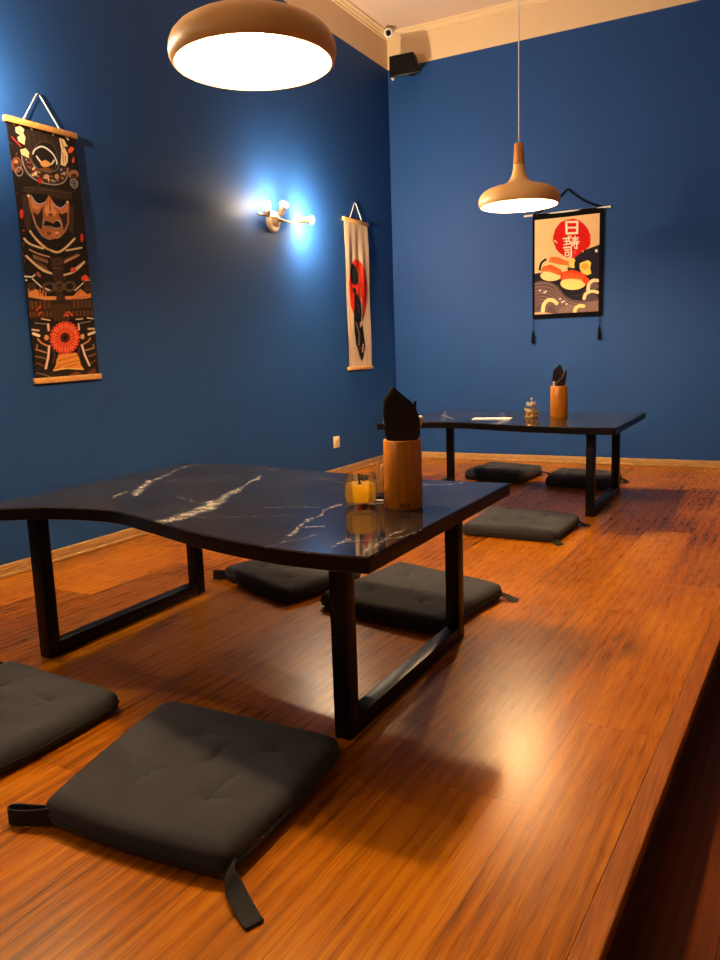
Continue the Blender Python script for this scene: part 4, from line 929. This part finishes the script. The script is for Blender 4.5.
for k in range(12):
    an = k*2.4; q = .006+.0045*(k % 4); hgt = .096+.016*R_.random()
    p0 = (JX+q*.8*math.cos(an), JY+q*.8*math.sin(an), ZT+.0185); p1 = (JX+q*1.5*math.cos(an), JY+q*1.5*math.sin(an), ZT+hgt)
    o = tube('wooden_stick', [p0, p1], .0024, M['stick'], None, 6); tag(o, 'thin tan stick standing among others in the small glass behind the bamboo cup', 'stick', 'thin sticks in the small glass')
o = tube('wooden_stick', [(JX-.028, JY-.062, ZT+.003), (JX+.035, JY-.050, ZT+.003)], .003, M['paper'], None, 8); tag(o, 'single pale stick lying on the table between glass candle and bamboo cup', 'stick')

# ------------------------------------------------------------------ things on the back table
BX, BY = 1.815, -1.555
bamboo_cup('slim amber bamboo cup on the back table, stuffed with dark napkins', (BX, BY, ZT), .050, .188)
NB = [(-.026, 0), (.026, 0), (.028, .17), (.034, .20), (.030, .245), (.018, .285), (.004, .300), (-.010, .280), (-.028, .262), (-.034, .20), (-.028, .17)]
t = napkin('paper_napkin', NB, (BX-.004, BY+.008, ZT+.014), math.radians(15), -.03, .008); tag(t, 'dark folded napkin standing upright in the back table bamboo cup', 'napkin')
NB2 = [(-.016, 0), (.014, 0), (.026, .17), (.040, .215), (.042, .265), (.034, .268), (.012, .215), (-.016, .195)]
t = napkin('paper_napkin', NB2, (BX+.004, BY-.018, ZT+.014), math.radians(25), .03, .008); tag(t, 'dark curled napkin leaning right in front of the upright napkin, back table cup', 'napkin')
o = tube('paper_roll', smooth_path([(BX-.022, BY-.016, ZT+.014), (BX-.026, BY-.012, ZT+.16), (BX-.028, BY-.012, ZT+.215)], 4), .006, M['paper'], None, 10); tag(o, 'white rolled paper at the left of the dark napkins in the back cup', 'paper')
SX, SY = 1.652, -1.565
t = thing('spice_caddy', 'small gold metal spice caddy with tilted band beside the back bamboo cup', 'caddy', (SX, SY, ZT))
lathe('tray', [(0, .0), (.038, 0), (.041, .004), (.041, .010), (.037, .010), (.036, .006), (0, .006)], M['gold'], t, 36)
tl = Matrix.Translation((0, 0, .040)) @ Matrix.Rotation(math.radians(17), 4, 'Y') @ Matrix.Rotation(math.radians(-6), 4, 'X')
lathe('band', [(.0425, -.007), (.0445, -.007), (.0445, .007), (.0425, .007)], M['gold'], t, 40, True, tl)
tube('handle_post', [(0, 0, .006), (0, 0, .112)], .0025, M['gold'], t, 8); sphere('knob', .007, M['chrome'], t, (0, 0, .114), seg=14)
for k, nm in enumerate(('leftmost spice shaker in the gold caddy on the back table', 'nearest spice shaker in the gold caddy on the back table', 'right spice shaker in the gold caddy on the back table')):
    an = math.radians((205, 300, 60)[k]); q = .0205
    s = thing('spice_shaker', nm, 'shaker', (SX+q*math.cos(an), SY+q*math.sin(an), ZT+.0062), 0, 'spice shakers in the caddy')
    lathe('bottle', [(0, 0), (.0145, 0), (.015, .003), (.015, .052), (.010, .060), (.009, .066), (0, .066)], M['glass'], s, 24)
    lathe('filling', [(0, .003), (.0125, .003), (.0125, .044), (0, .045)], M['sauce'], s, 20)
    lathe('cap', [(.0, .066), (.0115, .066), (.0125, .070), (.0125, .080), (.009, .088), (0, .091)], M['chrome'], s, 24)
bm = bmesh.new(); add_box(bm, (-.115, -.052, 0), (.115, .052, .0035), .0008); o = bm_obj('paper_menu', bm, M['paper'], None, True); o.location = (1.44, -1.665, ZT); o.rotation_euler = (0, 0, math.radians(9)); tag(o, 'white folded paper lying on the back table left of the spice caddy', 'paper')
bm = bmesh.new(); add_box(bm, (-.02, -.03, 0), (.02, .03, .004), .001); o = bm_obj('paper_slip', bm, M['paper'], None, True); o.location = (.882, -1.955, ZT); tag(o, 'small white paper slip on the left end of the back table', 'paper')

# ------------------------------------------------------------------ light of the rest of the restaurant, world, camera
w = bpy.data.worlds.new('dim_room'); sc.world = w; w.use_nodes = True
w.node_tree.nodes['Background'].inputs[0].default_value = (1., .62, .36, 1); w.node_tree.nodes['Background'].inputs[1].default_value = .055

cam = bpy.data.cameras.new('camera'); co = bpy.data.objects.new('camera', cam); link(co)
cr = Vector((.8801657978660266, .47344653472360854, -.03400804353484472)); cu = Vector((-.04642734083086597, .15717085282921475, .9864795107067922)); cf = Vector((-.47239037912539616, .8666866225915479, -.16031727271451504))
mw = Matrix((cr, cu, -cf)).transposed().to_4x4(); mw.translation = (2.98605, -6.19674, .92); co.matrix_world = mw
cam.sensor_fit = 'HORIZONTAL'; cam.sensor_width = 36; cam.lens = 36*781.878/720; cam.clip_start = .05
sc.camera = co
vs = sc.view_settings; vs.view_transform = 'Standard'; vs.look = 'None'; vs.gamma = 1; vs.use_curve_mapping = False; vs.exposure = 1.2
